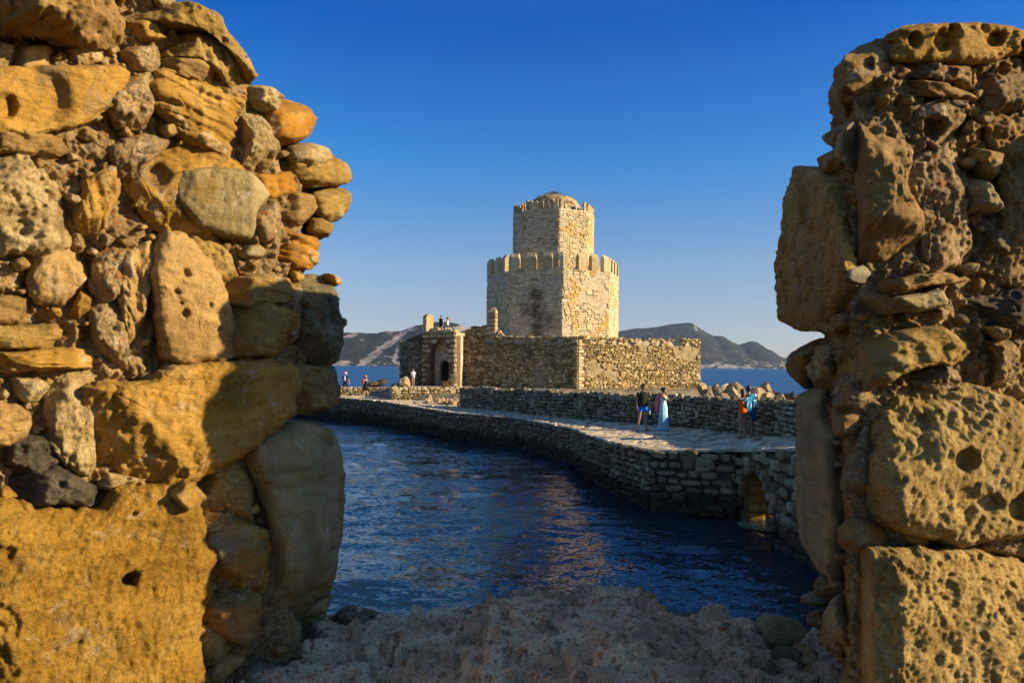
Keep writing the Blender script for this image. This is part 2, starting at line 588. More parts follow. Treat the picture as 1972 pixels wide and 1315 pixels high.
def relief(kind, W, seed, up):
    """Relief in metres for world points W of a close stone; up = strata direction noise coordinate."""
    if kind == 'sand':        # fine diagonal chiselling
        q = W * np.array([1, 1, 1.0]) @ np.array([[.8, 0, .6], [0, 1, 0], [-.6, 0, .8]])
        h = 0.0050 * fbm(W, 14, 3, seed) + 0.0030 * fbm(q * np.array([1.8, 1.8, .8]), 60, 3, seed + 5)
    elif kind == 'chisel':
        q = W @ np.array([[.75, 0, .66], [0, 1, 0], [-.66, 0, .75]])
        h = 0.006 * fbm(W, 9, 3, seed) + 0.0052 * fbm(q * np.array([2.0, 2.0, .9]), 42, 3, seed + 5) + 0.002 * fbm(W, 130, 2, seed + 8)
    elif kind == 'strata':    # eroded bedding ledges
        q = W.copy()
        q[:, 2] = q[:, 2] + 0.25 * q[:, 0] + 0.012 * fbm(W, 12, 3, seed)
        k = fbm(q * np.array([0.12, 0.12, 1.0]), 75, 3, seed + 2)
        h = 0.017 * k * (0.6 + 0.6 * fbm(W, 10, 2, seed + 3)) + 0.007 * fbm(W, 12, 4, seed + 4)
    elif kind == 'vstrata':
        q = W.copy()
        q[:, 0] = q[:, 0] + 0.35 * q[:, 2]
        k = fbm(q * np.array([1.0, 1.0, 0.1]), 60, 3, seed + 2, ridged=True)
        h = 0.010 * k + 0.005 * fbm(W, 16, 4, seed + 4)
    elif kind == 'pebble':
        d1, i1 = worley(W + 0.01 * fbm(W, 30, 2, seed)[:, None], 55, seed)
        d2, i2 = worley(W, 120, seed + 9)
        h = 0.020 * (i1 > 0.45) * np.clip(0.55 - d1, 0, 1) + 0.008 * np.clip(0.6 - d2, 0, 1) * (i2 > .4) + 0.012 * fbm(W, 16, 4, seed + 4)
    elif kind == 'rough':
        h = 0.014 * fbm(W, 18, 5, seed, 0.62) + 0.006 * fbm(W, 60, 3, seed + 7, ridged=True)
    elif kind == 'pitted':    # honeycomb weathering
        d1, i1 = worley(W + 0.012 * fbm(W, 25, 2, seed)[:, None], 24, seed)
        h = 0.009 * fbm(W, 20, 4, seed) - 0.020 * (i1 > 0.72) * (1 - smooth(0.15, 0.5, d1)) + 0.003 * fbm(W, 90, 3, seed + 3)
    elif kind == 'crumb':     # coarse, crumbly calcarenite
        h = -0.003 * fbm(W, 34, 4, seed, .66, True) + 0.012 * fbm(W + .015 * fbm(W, 30, 3, seed + 6)[:, None], 24, 5, seed + 2, 0.68) + 0.004 * fbm(W, 110, 3, seed + 4, .7)
    else:                     # smooth, water-worn
        q = W.copy()
        q[:, 2] = q[:, 2] + 0.2 * q[:, 0] + 0.02 * fbm(W, 8, 3, seed + 1)
        h = 0.006 * fbm(W, 9, 3, seed) + 0.0045 * fbm(q * np.array([.15, .15, 1.0]), 46, 3, seed + 3) + 0.002 * fbm(W, 45, 3, seed + 4)
    return h


def px_stone(parent, wall, poly, mat, H=0.05, n=4.0, kind='sand', off=0.0, pits=(), res=3.0, seed=0, rough=1.6,
             depth=0.16, tilt=(0.0, 0.0), calm=1.0, soft=1.0):
    """One stone of the broken wall: outline in photo pixels, laid on the wall face at its own depth, bulging by H metres,
    with a solid back inside the wall."""
    rng = random.Random(seed * 7 + 11)
    b = closed_curve(poly, res, rng, rough, calm, soft)
    c = b.mean(0)
    rad = np.linalg.norm(b - c, axis=1).mean()
    m = max(9, int(1.75 * rad / res)) | 1
    g = np.linspace(-1, 1, m)
    g = np.sign(g) * (1 - (1 - np.abs(g)) ** 1.2)
    gu, gv = np.meshgrid(g, g, indexing='ij')
    gu = gu.ravel(); gv = gv.ravel()
    S = np.maximum(np.abs(gu), np.abs(gv))
    Ss = np.where(S < 1e-9, 1, S)
    x_, y_ = gu / Ss, gv / Ss
    f = np.where(x_ >= 1 - 1e-9, y_ + 1, np.where(y_ >= 1 - 1e-9, 3 - x_, np.where(x_ <= -1 + 1e-9, 5 - y_, x_ + 7))) / 8 % 1.0
    bq = np.vstack([b, b[:1]])
    tb = np.linspace(0, 1, len(bq))
    XY = c + (np.stack([np.interp(f, tb, bq[:, 0]), np.interp(f, tb, bq[:, 1])], 1) - c) * S[:, None]
    # relax the inside so that the quads are even
    G = XY.reshape(m, m, 2)
    for _ in range(30):
        G[1:-1, 1:-1] = (G[:-2, 1:-1] + G[2:, 1:-1] + G[1:-1, :-2] + G[1:-1, 2:]) / 4
    XY = G.reshape(-1, 2)
    D = depth_of(wall, XY[:, 0])
    W = P(XY[:, 0], XY[:, 1], D)
    od = out_dir(wall, c[0], c[1])
    off = max(off, 0.012)
    big = min(1.0, rad / 70)
    q3 = np.stack([XY[:, 0] * .028, XY[:, 1] * .028, 0 * S + seed * 3.7], 1)
    Sn = np.clip(S * (1 + 0.16 * calm * fbm(q3, 1.0, 4, seed, .6) * smooth(.3, .8, S)), 0, 1)
    h = off + H * np.sqrt(np.clip(1 - Sn ** n, 0, 1)) - 0.01
    # broken faces: a few slanting planes knock the corners off
    if kind != 'round':
        for _ in range(rng.randint(5, 9) if calm > .6 else 2):
            an = rng.uniform(0, 6.283)
            along = ((XY[:, 0] - c[0]) * math.cos(an) + (XY[:, 1] - c[1]) * math.sin(an)) / rad
            along = along + .10 * fbm(q3 * 1.7 + 5, 1.0, 3, seed + 77)
            lim = off + H * rng.uniform(.80, 1.05) - (H + .02) * rng.uniform(.8, 2.4) * np.clip(along - rng.uniform(.25, .75), -.5, 9)
            h = np.where(h > lim, lim + (h - lim) * .10, h)
    h = h + (XY[:, 0] - c[0]) / rad * tilt[0] + (XY[:, 1] - c[1]) / rad * tilt[1]
    fall = 1 - 0.65 * smooth(0.86, 1.0, S)
    h = h + relief(kind, W, seed * 13 + 5, 0) * fall * 1.35
    h = h + calm * big * (0.017 * fbm(W, 9, 5, seed + 900, 0.58) + 0.009 * fbm(W, 30, 4, seed + 901, 0.6, True) * (fbm(W, 8, 2, seed + 902) > -.1))
    h = h + 0.0022 * fbm(W, 150, 3, seed + 903, .7)
    for (ax, ay, ar, dp) in pits:
        r = np.sqrt(((XY[:, 0] - ax)) ** 2 + (XY[:, 1] - ay) ** 2)
        r = r * (1 + 0.25 * vnoise(np.stack([XY[:, 0] / ar * 1.5, XY[:, 1] / ar * 1.5, 0 * r], 1), seed))
        h = h - dp * (1 - smooth(ar * 0.55, ar, r))
    V = W + od * h[:, None]
    ctr = V.mean(0)
    bk = BACK[wall]
    I = np.arange(m * m).reshape(m, m)
    rim = np.concatenate([I[:-1, 0], I[-1, :-1], I[:0:-1, -1], I[0, :0:-1]])
    nb = len(rim)
    last = V[rim]
    ring1 = last - od * 0.02
    ring2 = last * 0.96 + last.mean(0) * 0.04 + bk * depth * 0.5 - od * 0.02
    ring3 = last * 0.8 + last.mean(0) * 0.2 + bk * depth
    n0 = len(V)
    V = np.concatenate([V, ring1, ring2, ring3, ring3.mean(0)[None]])
    F4 = [np.stack([I[:-1, :-1].ravel(), I[1:, :-1].ravel(), I[1:, 1:].ravel(), I[:-1, 1:].ravel()], 1)]
    R_ = [rim, n0 + np.arange(nb), n0 + nb + np.arange(nb), n0 + 2 * nb + np.arange(nb)]
    for q0, q1 in zip(R_[:-1], R_[1:]):
        F4.append(np.stack([q0, q1, np.roll(q1, -1), np.roll(q0, -1)], 1))
    F3 = np.stack([R_[3], np.full(nb, len(V) - 1), np.roll(R_[3], -1)], 1)
    return obj_np('stone', V, [np.concatenate(F4), F3], mat, parent, True, origin=ctr)


def wall_core(parent, wall, edge, outer, y0, y1, mat, seed, res=3.2):
    """The mortar body of a broken wall end: a relief sheet with its silhouette, turned back into a solid."""
    ys = np.arange(y0, y1, res)
    ex = np.interp(ys, edge[0], edge[1])
    ex = ex + 5 * fbm(np.stack([ys * 0.03, 0 * ys, 0 * ys + seed], 1), 1, 4, seed)
    nc = int(abs(np.interp(700, *edge) - outer) / res)
    u = np.linspace(0, 1, nc)
    X = outer + (ex[:, None] - outer) * u[None]
    Yp = np.repeat(ys[:, None], nc, 1)
    X = X.ravel(); Yp = Yp.ravel()
    W = P(X, Yp, depth_of(wall, X))
    de = np.abs(X - np.repeat(ex, nc))
    dt = (Yp - y0) if wall == 'R' else 999 + 0 * Yp
    h = -0.035 + 0.045 * fbm(W, 7, 5, seed, .58) + 0.03 * fbm(W, 19, 4, seed + 1, .6, True) + relief('pebble', W, seed + 3, 0) * 1.2
    dd, ii = worley(W + 0.02 * fbm(W, 20, 2, seed + 6)[:, None], 24, seed + 7)
    h = h + 0.035 * (ii > .4) * np.clip(.55 - dd, 0, 1) - 0.03 * (ii < .12) * np.clip(.6 - dd, 0, 1)
    h = h + 0.024
    h = h - 0.10 * (1 - np.sqrt(np.clip(de / 45, 0, 1))) * 0.6 - 0.06 * (1 - np.sqrt(np.clip(dt / 30, 0, 1)))
    px2 = X + 0.0
    a0 = P(px2 - 40, HORIZ + 0 * px2, depth_of(wall, px2 - 40)); a1 = P(px2 + 40, HORIZ + 0 * px2, depth_of(wall, px2 + 40))
    tg = a1 - a0
    nn = np.stack([tg[:, 1], -tg[:, 0], 0 * X], 1)
    nn /= np.linalg.norm(nn, axis=1, keepdims=True)
    vv = np.array([0, 0, CAMZ]) - W
    vv /= np.linalg.norm(vv, axis=1, keepdims=True)
    od = nn + 1.5 * vv
    od /= np.linalg.norm(od, axis=1, keepdims=True)
    V = W + od * h[:, None]
    V = V.reshape(len(ys), nc, 3)
    ext = []
    bk = BACK[wall]
    for k, d in enumerate((0.05, 0.12, 0.22, 0.4, 0.7)):
        e = V[:, -1] + bk * d
        e = e + 0.02 * fbm(e, 9, 4, seed + 20 + k)[:, None] * bk[[1, 0, 2]]
        ext.append(e[:, None])
    far = V[:, 0] + np.array([0, 0.75, 0.0])
    ext.append(far[:, None])
    A = np.concatenate([V] + ext, 1)
    top = A[:1].copy()
    if wall == 'R':          # broken top surface running back to the outer face
        rows = []
        for d in (0.25, 0.6):
            r = A[0].copy()
            r[:, 1] = r[:, 1] + d
            r[:, 0] = r[:, 0] + d * 0.5
            r[:, 2] = r[:, 2] - 0.03
            rows.insert(0, r[None])
        A = np.concatenate(rows + [A], 0)
    F = grid_faces(A.shape[0], A.shape[1])
    return obj_np('mortar_core', A.reshape(-1, 3), F if wall == 'L' else F, mat, parent, True, origin=V.reshape(-1, 3).mean(0))
HAZE = 0.00004
# ------------------------------------------------------------------ sea
def sea_mat():
    t = NT('sea_water')
    p = t.P()
    pz = t.scale(p, (1, 1, 0.0))
    sepx = t.n('ShaderNodeSeparateXYZ'); t.L(p, sepx.inputs[0])
    # water body colour: deep blue, greener over shallow stone near the causeway foot
    f = t.noise(0.05, 3, 0.5, pz)
    col = t.ramp(f, [(0.3, (0.005, 0.016, 0.024)), (0.7, (0.008, 0.025, 0.034))])
    sh = t.noise(0.55, 4, 0.6, pz)
    dx = t.math('ABSOLUTE', t.dot(p, (0.55, 1.0, 0), 18.2))
    near = t.math('MULTIPLY', t.math('SUBTRACT', 1.0, t.step(dx, 0.3, 1.6)), t.step(sepx.outputs[0], 3.6, 5.2))
    col = t.mix(t.math('MULTIPLY', near, t.step(sh, 0.48, 0.62)), col, (0.055, 0.055, 0.008))
    # foam flecks on the chop below the wall
    w = t.noise(1.1, 5, 0.65, t.scale(p, (0.8, 1.6, 0)), 1.4)
    line = t.math('SUBTRACT', 1.0, t.step(t.math('ABSOLUTE', t.math('SUBTRACT', w, 0.5)), 0.0, 0.016))
    brk = t.step(t.noise(4.5, 4, 0.7, pz), 0.50, 0.62)
    zone = t.math('MULTIPLY', t.step(sepx.outputs[0], 1.2, 4.5), t.math('SUBTRACT', 1.0, t.step(sepx.outputs[1], 13.5, 18.0)))
    fo = t.math('MULTIPLY', t.math('MULTIPLY', line, brk), zone)
    col = t.mix(t.math('MULTIPLY', fo, 0.55), col, (0.55, 0.62, 0.68))
    # wave slopes straight from noise, so that far water stays as rough as near water
    acc = None
    for sc, st, k in ((0.16, (0.5, 1.2, 0), 0.20), (0.55, (0.55, 1.25, 0), 0.26), (1.9, (0.6, 1.2, 0), 0.30), (5.0, (0.7, 1.15, 0), 0.44), (13.0, (0.8, 1.1, 0), 0.52), (34.0, (0.8, 1.1, 0), 0.40)):
        nd = t.n('ShaderNodeTexNoise')
        nd.inputs['Scale'].default_value = sc
        nd.inputs['Detail'].default_value = 1.5
        nd.inputs['Distortion'].default_value = 0.35
        t.L(t.scale(p, st), nd.inputs['Vector'])
        sb = t.n('ShaderNodeVectorMath', operation='SUBTRACT'); t.L(nd.outputs['Color'], sb.inputs[0]); sb.inputs[1].default_value = (.5, .5, .5)
        ml = t.n('ShaderNodeVectorMath', operation='MULTIPLY'); t.L(sb.outputs[0], ml.inputs[0]); ml.inputs[1].default_value = (k * .8, k * 1.1, 0)
        if acc is None: acc = ml.outputs[0]
        else:
            ad = t.n('ShaderNodeVectorMath', operation='ADD'); t.L(acc, ad.inputs[0]); t.L(ml.outputs[0], ad.inputs[1]); acc = ad.outputs[0]
    gn = t.n('ShaderNodeNewGeometry').outputs['Normal']
    ad = t.n('ShaderNodeVectorMath', operation='ADD'); t.L(acc, ad.inputs[0]); t.L(gn, ad.inputs[1])
    nz = t.n('ShaderNodeVectorMath', operation='NORMALIZE'); t.L(ad.outputs[0], nz.inputs[0])
    nb = nz.outputs[0]
    # open water beyond the causeway is ruffled by the wind: little mirror left, deep blue body
    off = t.step(sepx.outputs[1], 55.0, 85.0)
    col = t.mix(off, col, t.ramp(t.noise(0.35, 5, 0.7, t.scale(p, (.35, 1.6, 0))), [(0.3, (0.010, 0.055, 0.145)), (0.7, (0.026, 0.105, 0.235))]))
    m = t.done(col, t.math('ADD', t.math('ADD', 0.05, t.math('MULTIPLY', fo, 0.6)), t.math('MULTIPLY', off, 0.3)), nb, 0.5)
    t.L(t.math('SUBTRACT', 0.5, t.math('MULTIPLY', off, 0.455)), t.b.inputs['Specular IOR Level'])
    t.b.inputs['IOR'].default_value = 1.333
    return m


ys = np.concatenate([np.linspace(-2.0, 2.0, 10), 2.0 + np.cumsum(np.concatenate([[0.0], 0.035 * 1.0095 ** np.arange(620)]))])
ys = ys[ys < 900]
ys = np.concatenate([ys, np.geomspace(ys[-1] * 1.05, 32000, 40)])
us = np.linspace(-1, 1, 420)
us = np.sign(us) * np.abs(us) ** 1.15
YY, UU = np.meshgrid(ys, us, indexing='ij')
XX = UU * (np.abs(YY) * 1.25 + 14)
Q = np.stack([XX.ravel(), YY.ravel(), 0 * XX.ravel()], 1)
amp = np.clip(1.3 - Q[:, 1] / 110, 0, 1)
hgt = 0.05 * fbm(Q * np.array([.55, 1.1, 1]), 0.45, 2, 201) + 0.035 * fbm(Q * np.array([.6, 1.2, 1]), 1.3, 2, 203, ridged=True) + 0.014 * fbm(Q * np.array([.7, 1.2, 1]), 3.5, 2, 207)
Q[:, 2] = hgt * amp
sea = obj_np('sea', Q, grid_faces(len(ys), len(us))[:, ::-1], sea_mat(), None, True)
tag(sea, kind='structure')


# ------------------------------------------------------------------ hills across the water
def hill_mat():
    t = NT('scrub_hillside')
    f = t.noise(0.012, 7, 0.65)
    c = t.ramp(f, [(0.3, (0.013, 0.019, 0.016)), (0.5, (0.024, 0.031, 0.024)), (0.7, (0.044, 0.047, 0.034))])
    a = t.n('ShaderNodeAttribute', attribute_name='tint').outputs['Fac']
    rk = t.noise(0.022, 7, 0.72, None, 0.5)
    k = t.step(t.math('ADD', t.math('MULTIPLY', a, 0.86), t.math('MULTIPLY', t.math('SUBTRACT', rk, 0.5), 4.2)), 0.48, 0.62)
    c = t.mix(k, c, t.ramp(t.noise(0.05, 5, 0.7), [(0.3, (0.17, 0.145, 0.12)), (0.7, (0.42, 0.37, 0.31))]))
    return t.done(c, 0.95, t.bump(t.noise(0.03, 6, 0.7), 0.8, 14.0), 0.05)


HM = hill_mat()


def hill(name, pxs, pys, Y, depth, seed, rocks, base_py):
    """A hill ridge from its crest profile in the photo, at Y metres, with front and back slopes of the given depth."""
    n, m = 260, 70
    px = np.linspace(pxs[0], pxs[-1], n)
    crest = np.interp(px, pxs, pys)
    x, _ = ray(px, crest)
    hz = P(px, crest, Y)[:, 2]
    tt = np.linspace(-1, 1, m)
    X = np.repeat((x * Y)[:, None], m, 1)
    T = np.repeat(tt[None], n, 0)
    prof = (1 - np.abs(T)) ** 0.85
    Z = np.clip(hz, 1, None)[:, None] * prof
    Yc = Y + T * depth
    X = X * (Yc / Y) * 0.5 + X * 0.5
    W = np.stack([X.ravel(), Yc.ravel(), Z.ravel()], 1)
    env = np.clip(1 - np.abs(T.ravel()), 0, 1) ** 0.5 * np.clip(np.abs(T.ravel()) * 3, 0.06, 1)
    W[:, 2] += env * (0.28 * hz.max() * fbm(W * np.array([1, .6, .5]), 0.0028, 5, seed) + 0.05 * hz.max() * fbm(W, 0.02, 4, seed + 2))
    W[:, 2] += 0.02 * hz.max() * fbm(W, 0.05, 3, seed + 5) * np.clip(1 - np.abs(T.ravel()), 0, 1)
    W[:, 2] = np.where(np.abs(T.ravel()) > 0.985, -3, W[:, 2])
    qx, qy = pixof(W)
    rock = np.zeros(len(W))
    for (x0, y0, x1, y1, wd, st) in rocks:
        d = np.array([x1 - x0, y1 - y0], float); L = np.hypot(*d); d /= L
        s = (qx - x0) * d[0] + (qy - y0) * d[1]
        o = np.abs((qx - x0) * d[1] - (qy - y0) * d[0])
        rock = np.maximum(rock, st * (1 - smooth(wd * .5, wd * 1.6, o)) * smooth(-8, 4, s) * (1 - smooth(L - 4, L + 8, s)))
    rock = np.maximum(rock, 0.62 * (1 - smooth(base_py * .3, base_py, W[:, 2])))
    o = obj_np(name, W, grid_faces(n, m)[:, ::-1], HM, None, True, tint=rock)
    return tag(o, kind='structure')


hill('hill', [560, 640, 655, 690, 700, 715, 740, 760, 775, 800, 815, 840, 860, 880, 900, 930, 960, 990, 1020, 1060],
     [676, 650, 641, 639, 640, 642, 637, 637, 635, 627, 623, 619, 618, 622, 630, 633, 640, 652, 668, 700], 2600, 420, 41,
     [(694, 702, 735, 672, 7, 1.0), (735, 672, 798, 628, 6, 1.0), (655, 655, 690, 641, 4, .8), (758, 700, 766, 668, 4, .8), (860, 634, 905, 632, 5, .9), (750, 668, 764, 655, 3, .7)], 18)
hill('hill', [990, 1060, 1120, 1150, 1192, 1220, 1250, 1270, 1285, 1305, 1322, 1335, 1345, 1360, 1374, 1382, 1394, 1408, 1422, 1436, 1448, 1462, 1480, 1495, 1504, 1516, 1523, 1545],
     [705, 672, 648, 642, 637, 632, 630, 628, 624, 621.5, 620.5, 622, 629, 639, 646, 645.5, 647, 656, 663, 659, 656.5, 661, 674, 687, 689, 694, 699, 708], 4200, 700, 43,
     [(1336, 627, 1344, 633, 4, .9)], 48)


# ------------------------------------------------------------------ masonry
MASON = {}


def mason_mat(name, stops, wet=None, big=None, lich=None, dark=None, rough_amt=0.5, sc=1.0, stain=None):
    """Rubble masonry stone: tone per stone, grain, blotches of lichen and soot in world space."""
    t = NT(name)
    stops = [(a, (q[0] * 1.06, q[1] * .98, q[2] * .74)) for a, q in stops]
    c = t.ramp(t.rnd(), stops)
    g = t.noise(9 * sc, 6, 0.7)
    c = t.mix(1.0, c, t.ramp(g, [(0.25, 0.55), (0.5, 1.0), (0.75, 1.25)]), 'MULTIPLY')
    if lich is not None:
        k = t.step(t.noise(lich[1], 6, 0.68, None, 0.5), lich[2], lich[2] + 0.10)
        c = t.mix(t.math('MULTIPLY', k, lich[3]), c, lich[0])
    if dark is not None:
        k = t.step(t.noise(dark[1], 6, 0.7, None, 0.6), dark[2], dark[2] + 0.09)
        c = t.mix(t.math('MULTIPLY', k, dark[3]), c, dark[0])
    if stain is not None:
        for (p0, tv, s0, wd, z0, z1, col, amt) in stain:
            s = t.dot(t.P(), tv, p0[0] * tv[0] + p0[1] * tv[1] + s0)
            wob = t.math('MULTIPLY', t.math('SUBTRACT', t.noise(0.9, 4, 0.6), 0.5), 1.6)
            d = t.math('ABSOLUTE', t.math('ADD', s, wob))
            z = t.dot(t.P(), (0, 0, 1), 0)
            k = t.math('MULTIPLY', t.math('MULTIPLY', t.math('SUBTRACT', 1.0, t.step(d, wd * 0.1, wd * 1.2)), t.step(t.noise(1.6, 6, .75), .34, .52)), t.math('MULTIPLY', t.step(z, z0 - .6, z0 + .4), t.math('SUBTRACT', 1.0, t.step(z, z1 - .5, z1 + .4))))
            c = t.mix(t.math('MULTIPLY', k, amt), c, col)
    if wet is not None:
        z = t.math('ADD', t.dot(t.P(), (0, 0, 1), 0), t.math('MULTIPLY', t.math('SUBTRACT', t.noise(0.8, 4, .6), .5), .9))
        c = t.mix(t.math('MULTIPLY', t.math('SUBTRACT', 1.0, t.step(z, wet * .6, wet * 1.3)), .85), c, (0.014, 0.012, 0.008))
    nb = t.bump(g, rough_amt, 0.04)
    nb = t.bump(t.noise(40 * sc, 4, 0.7), rough_amt, 0.012, nb)
    return t.done(c, 0.95, nb, 0.1)


def stone_pool(n, cut, seed, tris=1):
    """Unit stones: x and z in -.5...5, y from -1 (inside the wall) to about 1 (proud)."""
    rng = random.Random(seed)
    pool = []
    for i in range(n):
        c0 = []
        for sx, sz in ((-1, -1), (1, -1), (1, 1), (-1, 1)):
            a = rng.uniform(cut * .3, cut); b = rng.uniform(cut * .3, cut)
            px, pz = sx * .5, sz * .5
            e1 = (px - sx * a, pz); e2 = (px, pz - sz * b)
            c0 += [e1, e2] if (sx * sz < 0) else [e2, e1]
        # order round: ensure consistent winding by angle
        c0.sort(key=lambda q: math.atan2(q[1], q[0]))
        j = 0.06 + cut * .15
        rim = [(x + rng.uniform(-j, j * .3) * np.sign(x), z + rng.uniform(-j, j * .3) * np.sign(z)) for x, z in c0]
        V = [(x, -1.0, z) for x, z in rim]
        V += [(x, 0.25 + rng.uniform(-.15, .15), z) for x, z in rim]
        k = rng.uniform(.66, .86)
        tx, tz = rng.uniform(-.35, .35), rng.uniform(-.35, .35)
        V += [(x * k, 1.0 + x * tx + z * tz + rng.uniform(-.18, .18), z * k) for x, z in rim]
        V += [(0, 1.08 + rng.uniform(-.15, .15), 0)]
        m = len(rim)
        F = []
        for r in (0, 1):
            for q in range(m):
                F.append((r * m + q, r * m + (q + 1) % m, (r + 1) * m + (q + 1) % m, (r + 1) * m + q))
        F3 = [(2 * m + q, 2 * m + (q + 1) % m, 3 * m) for q in range(m)]
        pool.append((np.array(V, float), np.array(F), np.array(F3)))
    return pool


POOL = {'ashlar': stone_pool(14, 0.12, 1), 'rubble': stone_pool(18, 0.30, 2)}
POOL_ME = {}


def pool_mesh(kind, i, mat):
    k = (kind, i, mat.name)
    if k not in POOL_ME:
        V, F, F3 = POOL[kind][i]
        POOL_ME[k] = mesh_np('stone', V, [F, F3], mat, False)
    return POOL_ME[k]


class Masonry:
    """Collects the stones of one thing; the largest in the picture become objects, the rest one part."""
    def __init__(s, root, seed):
        s.root = root; s.rng = random.Random(seed); s.items = []; s.seed = seed

    def add(s, c, t, n, w, d, h, mat, kind='rubble', roll=0.0, up=(0, 0, 1)):
        s.items.append((np.array(c, float), np.array(t, float), np.array(n, float), w, d, h, mat, kind, roll, np.array(up, float)))

    def wall(s, p0, p1, z0, z1, mat, h=(.18, .28), w=(.25, .55), proud=.05, kind='rubble', gap=.02, miss=.03, skip=None,
             wob=0.0, batter=0.0, side=1, roll=.04, mats=None, patch=0):
        """Courses between plan points p0 and p1 (outside on the right-hand side walking p0->p1 when side=1).
        z0/z1: numbers or functions of s in 0..1."""
        rng = s.rng
        p0 = np.array(p0, float); p1 = np.array(p1, float)
        L = np.linalg.norm(p1 - p0)
        t = (p1 - p0) / L
        n = np.array([t[1], -t[0]]) * side
        fz0 = z0 if callable(z0) else (lambda q: z0)
        fz1 = z1 if callable(z1) else (lambda q: z1)
        lo = min(fz0(0), fz0(.5), fz0(1)); hi = max(fz1(k / 20) for k in range(21))
        z = lo
        row = 0
        while z < hi - 0.03:
            ch = rng.uniform(*h)
            x = -rng.uniform(0, w[0])
            while x < L - .02:
                ww = rng.uniform(*w) * (1.0 if rng.random() > .2 else .6)
                a, b = max(x, 0), min(x + ww, L)
                x += ww
                if b - a < .07: continue
                q = (a + b) / 2 / L
                zb, zt = fz0(q), fz1(q)
                cz = z + ch / 2 + wob * math.sin(3.1 * q * L * .35 + s.seed) 
                hh = ch
                hh = ch * rng.uniform(.80, 1.12)
                cz += ch * rng.uniform(-.12, .12)
                if kind == 'rubble':
                    hh *= rng.uniform(.82, 1.12); cz += ch * rng.uniform(-.1, .1)
                    if rng.random() < .09: hh = ch * rng.uniform(1.5, 2.0)
                if cz - hh / 2 > zt - .02 or cz + hh / 2 < zb: continue
                if cz + hh / 2 > zt + .10: continue
                if rng.random() < miss: continue
                if patch and fbm(np.array([[q * L * .42 + s.seed, cz * .55, p0[0]]]), 1.0, 3, s.seed)[0] > patch: continue
                if skip is not None and skip(q * L, cz, b - a, hh): continue
                off = -batter * (cz - lo)
                pr = proud * rng.uniform(.45, 1.35)
                cc = np.array([p0[0] + t[0] * q * L + n[0] * off, p0[1] + t[1] * q * L + n[1] * off, cz])
                mm = mat if mats is None else mats(row, q * L, cz, rng)
                s.add(cc, (t[0] * side, t[1] * side, 0), (n[0], n[1], 0), b - a - gap, max(pr, .02), hh - gap, mm, kind, rng.uniform(-roll, roll))
            z += ch
            row += 1

    def build(s, limit=300, name='stone'):
        """Objects for the stones that show largest, one joined part for the rest."""
        if not s.items: return
        C = np.array([i[0] for i in s.items])
        px, py = pixof(C)
        N = np.array([i[2] for i in s.items])
        view = np.array([0, 0, CAMZ]) - C
        dist = np.linalg.norm(view, axis=1)
        face = (N * view).sum(1) / dist
        siz = np.array([i[3] * i[5] for i in s.items]) * np.clip(face, 0, 1) / dist ** 2 * FPX ** 2
        vis = (px > 560) & (px < 1640) & (py > 300) & (py < 1260) & (C[:, 1] > 1)
        score = np.where(vis, siz, 0)
        order = np.argsort(-score)
        single = set(int(k) for k in order[:limit] if score[k] > 14)
        inv = s.root.matrix_world.inverted() if False else Matrix.Translation(-s.root.location)
        rng = random.Random(s.seed + 5)
        rest = {}
        for k, (c, t, n, w, d, h, mat, kind, roll, up) in enumerate(s.items):
            pi = rng.randrange(len(POOL[kind]))
            cr, sr = math.cos(roll), math.sin(roll)
            tt = t * cr + up * sr
            uu = up * cr - t * sr
            A = np.stack([tt * w, n * d, uu * h], 1)
            if k in single:
                o = bpy.data.objects.new(name, pool_mesh(kind, pi, mat))
                o.parent = s.root
                mw = Matrix.Identity(4)
                for a in range(3):
                    for b in range(3): mw[a][b] = A[a, b]
                    mw[a][3] = c[a]
                o.matrix_parent_inverse = Matrix.Translation(s.root.location).inverted()
                o.matrix_basis = mw
                COL.objects.link(o)
            else:
                rest.setdefault(mat.name, []).append((A, c, kind, pi, rng.random(), mat))
        for mn, lst in rest.items():
            Vs, F4, F3, T = [], [], [], []
            o0 = 0
            for A, c, kind, pi, tv, mat in lst:
                V, F, G = POOL[kind][pi]
                Vs.append(V @ A.T + c); F4.append(F + o0); F3.append(G + o0); T.append(np.full(len(V), tv))
                o0 += len(V)
            ob = obj_np('masonry', np.concatenate(Vs), [np.concatenate(F4), np.concatenate(F3)], mat, None, False, tint=np.concatenate(T))
            adopt(ob, s.root)
            ob['kind'] = 'stuff'


def adopt(o, root):
    o.parent = root
    o.matrix_parent_inverse = Matrix.Translation(root.location).inverted()
    return o


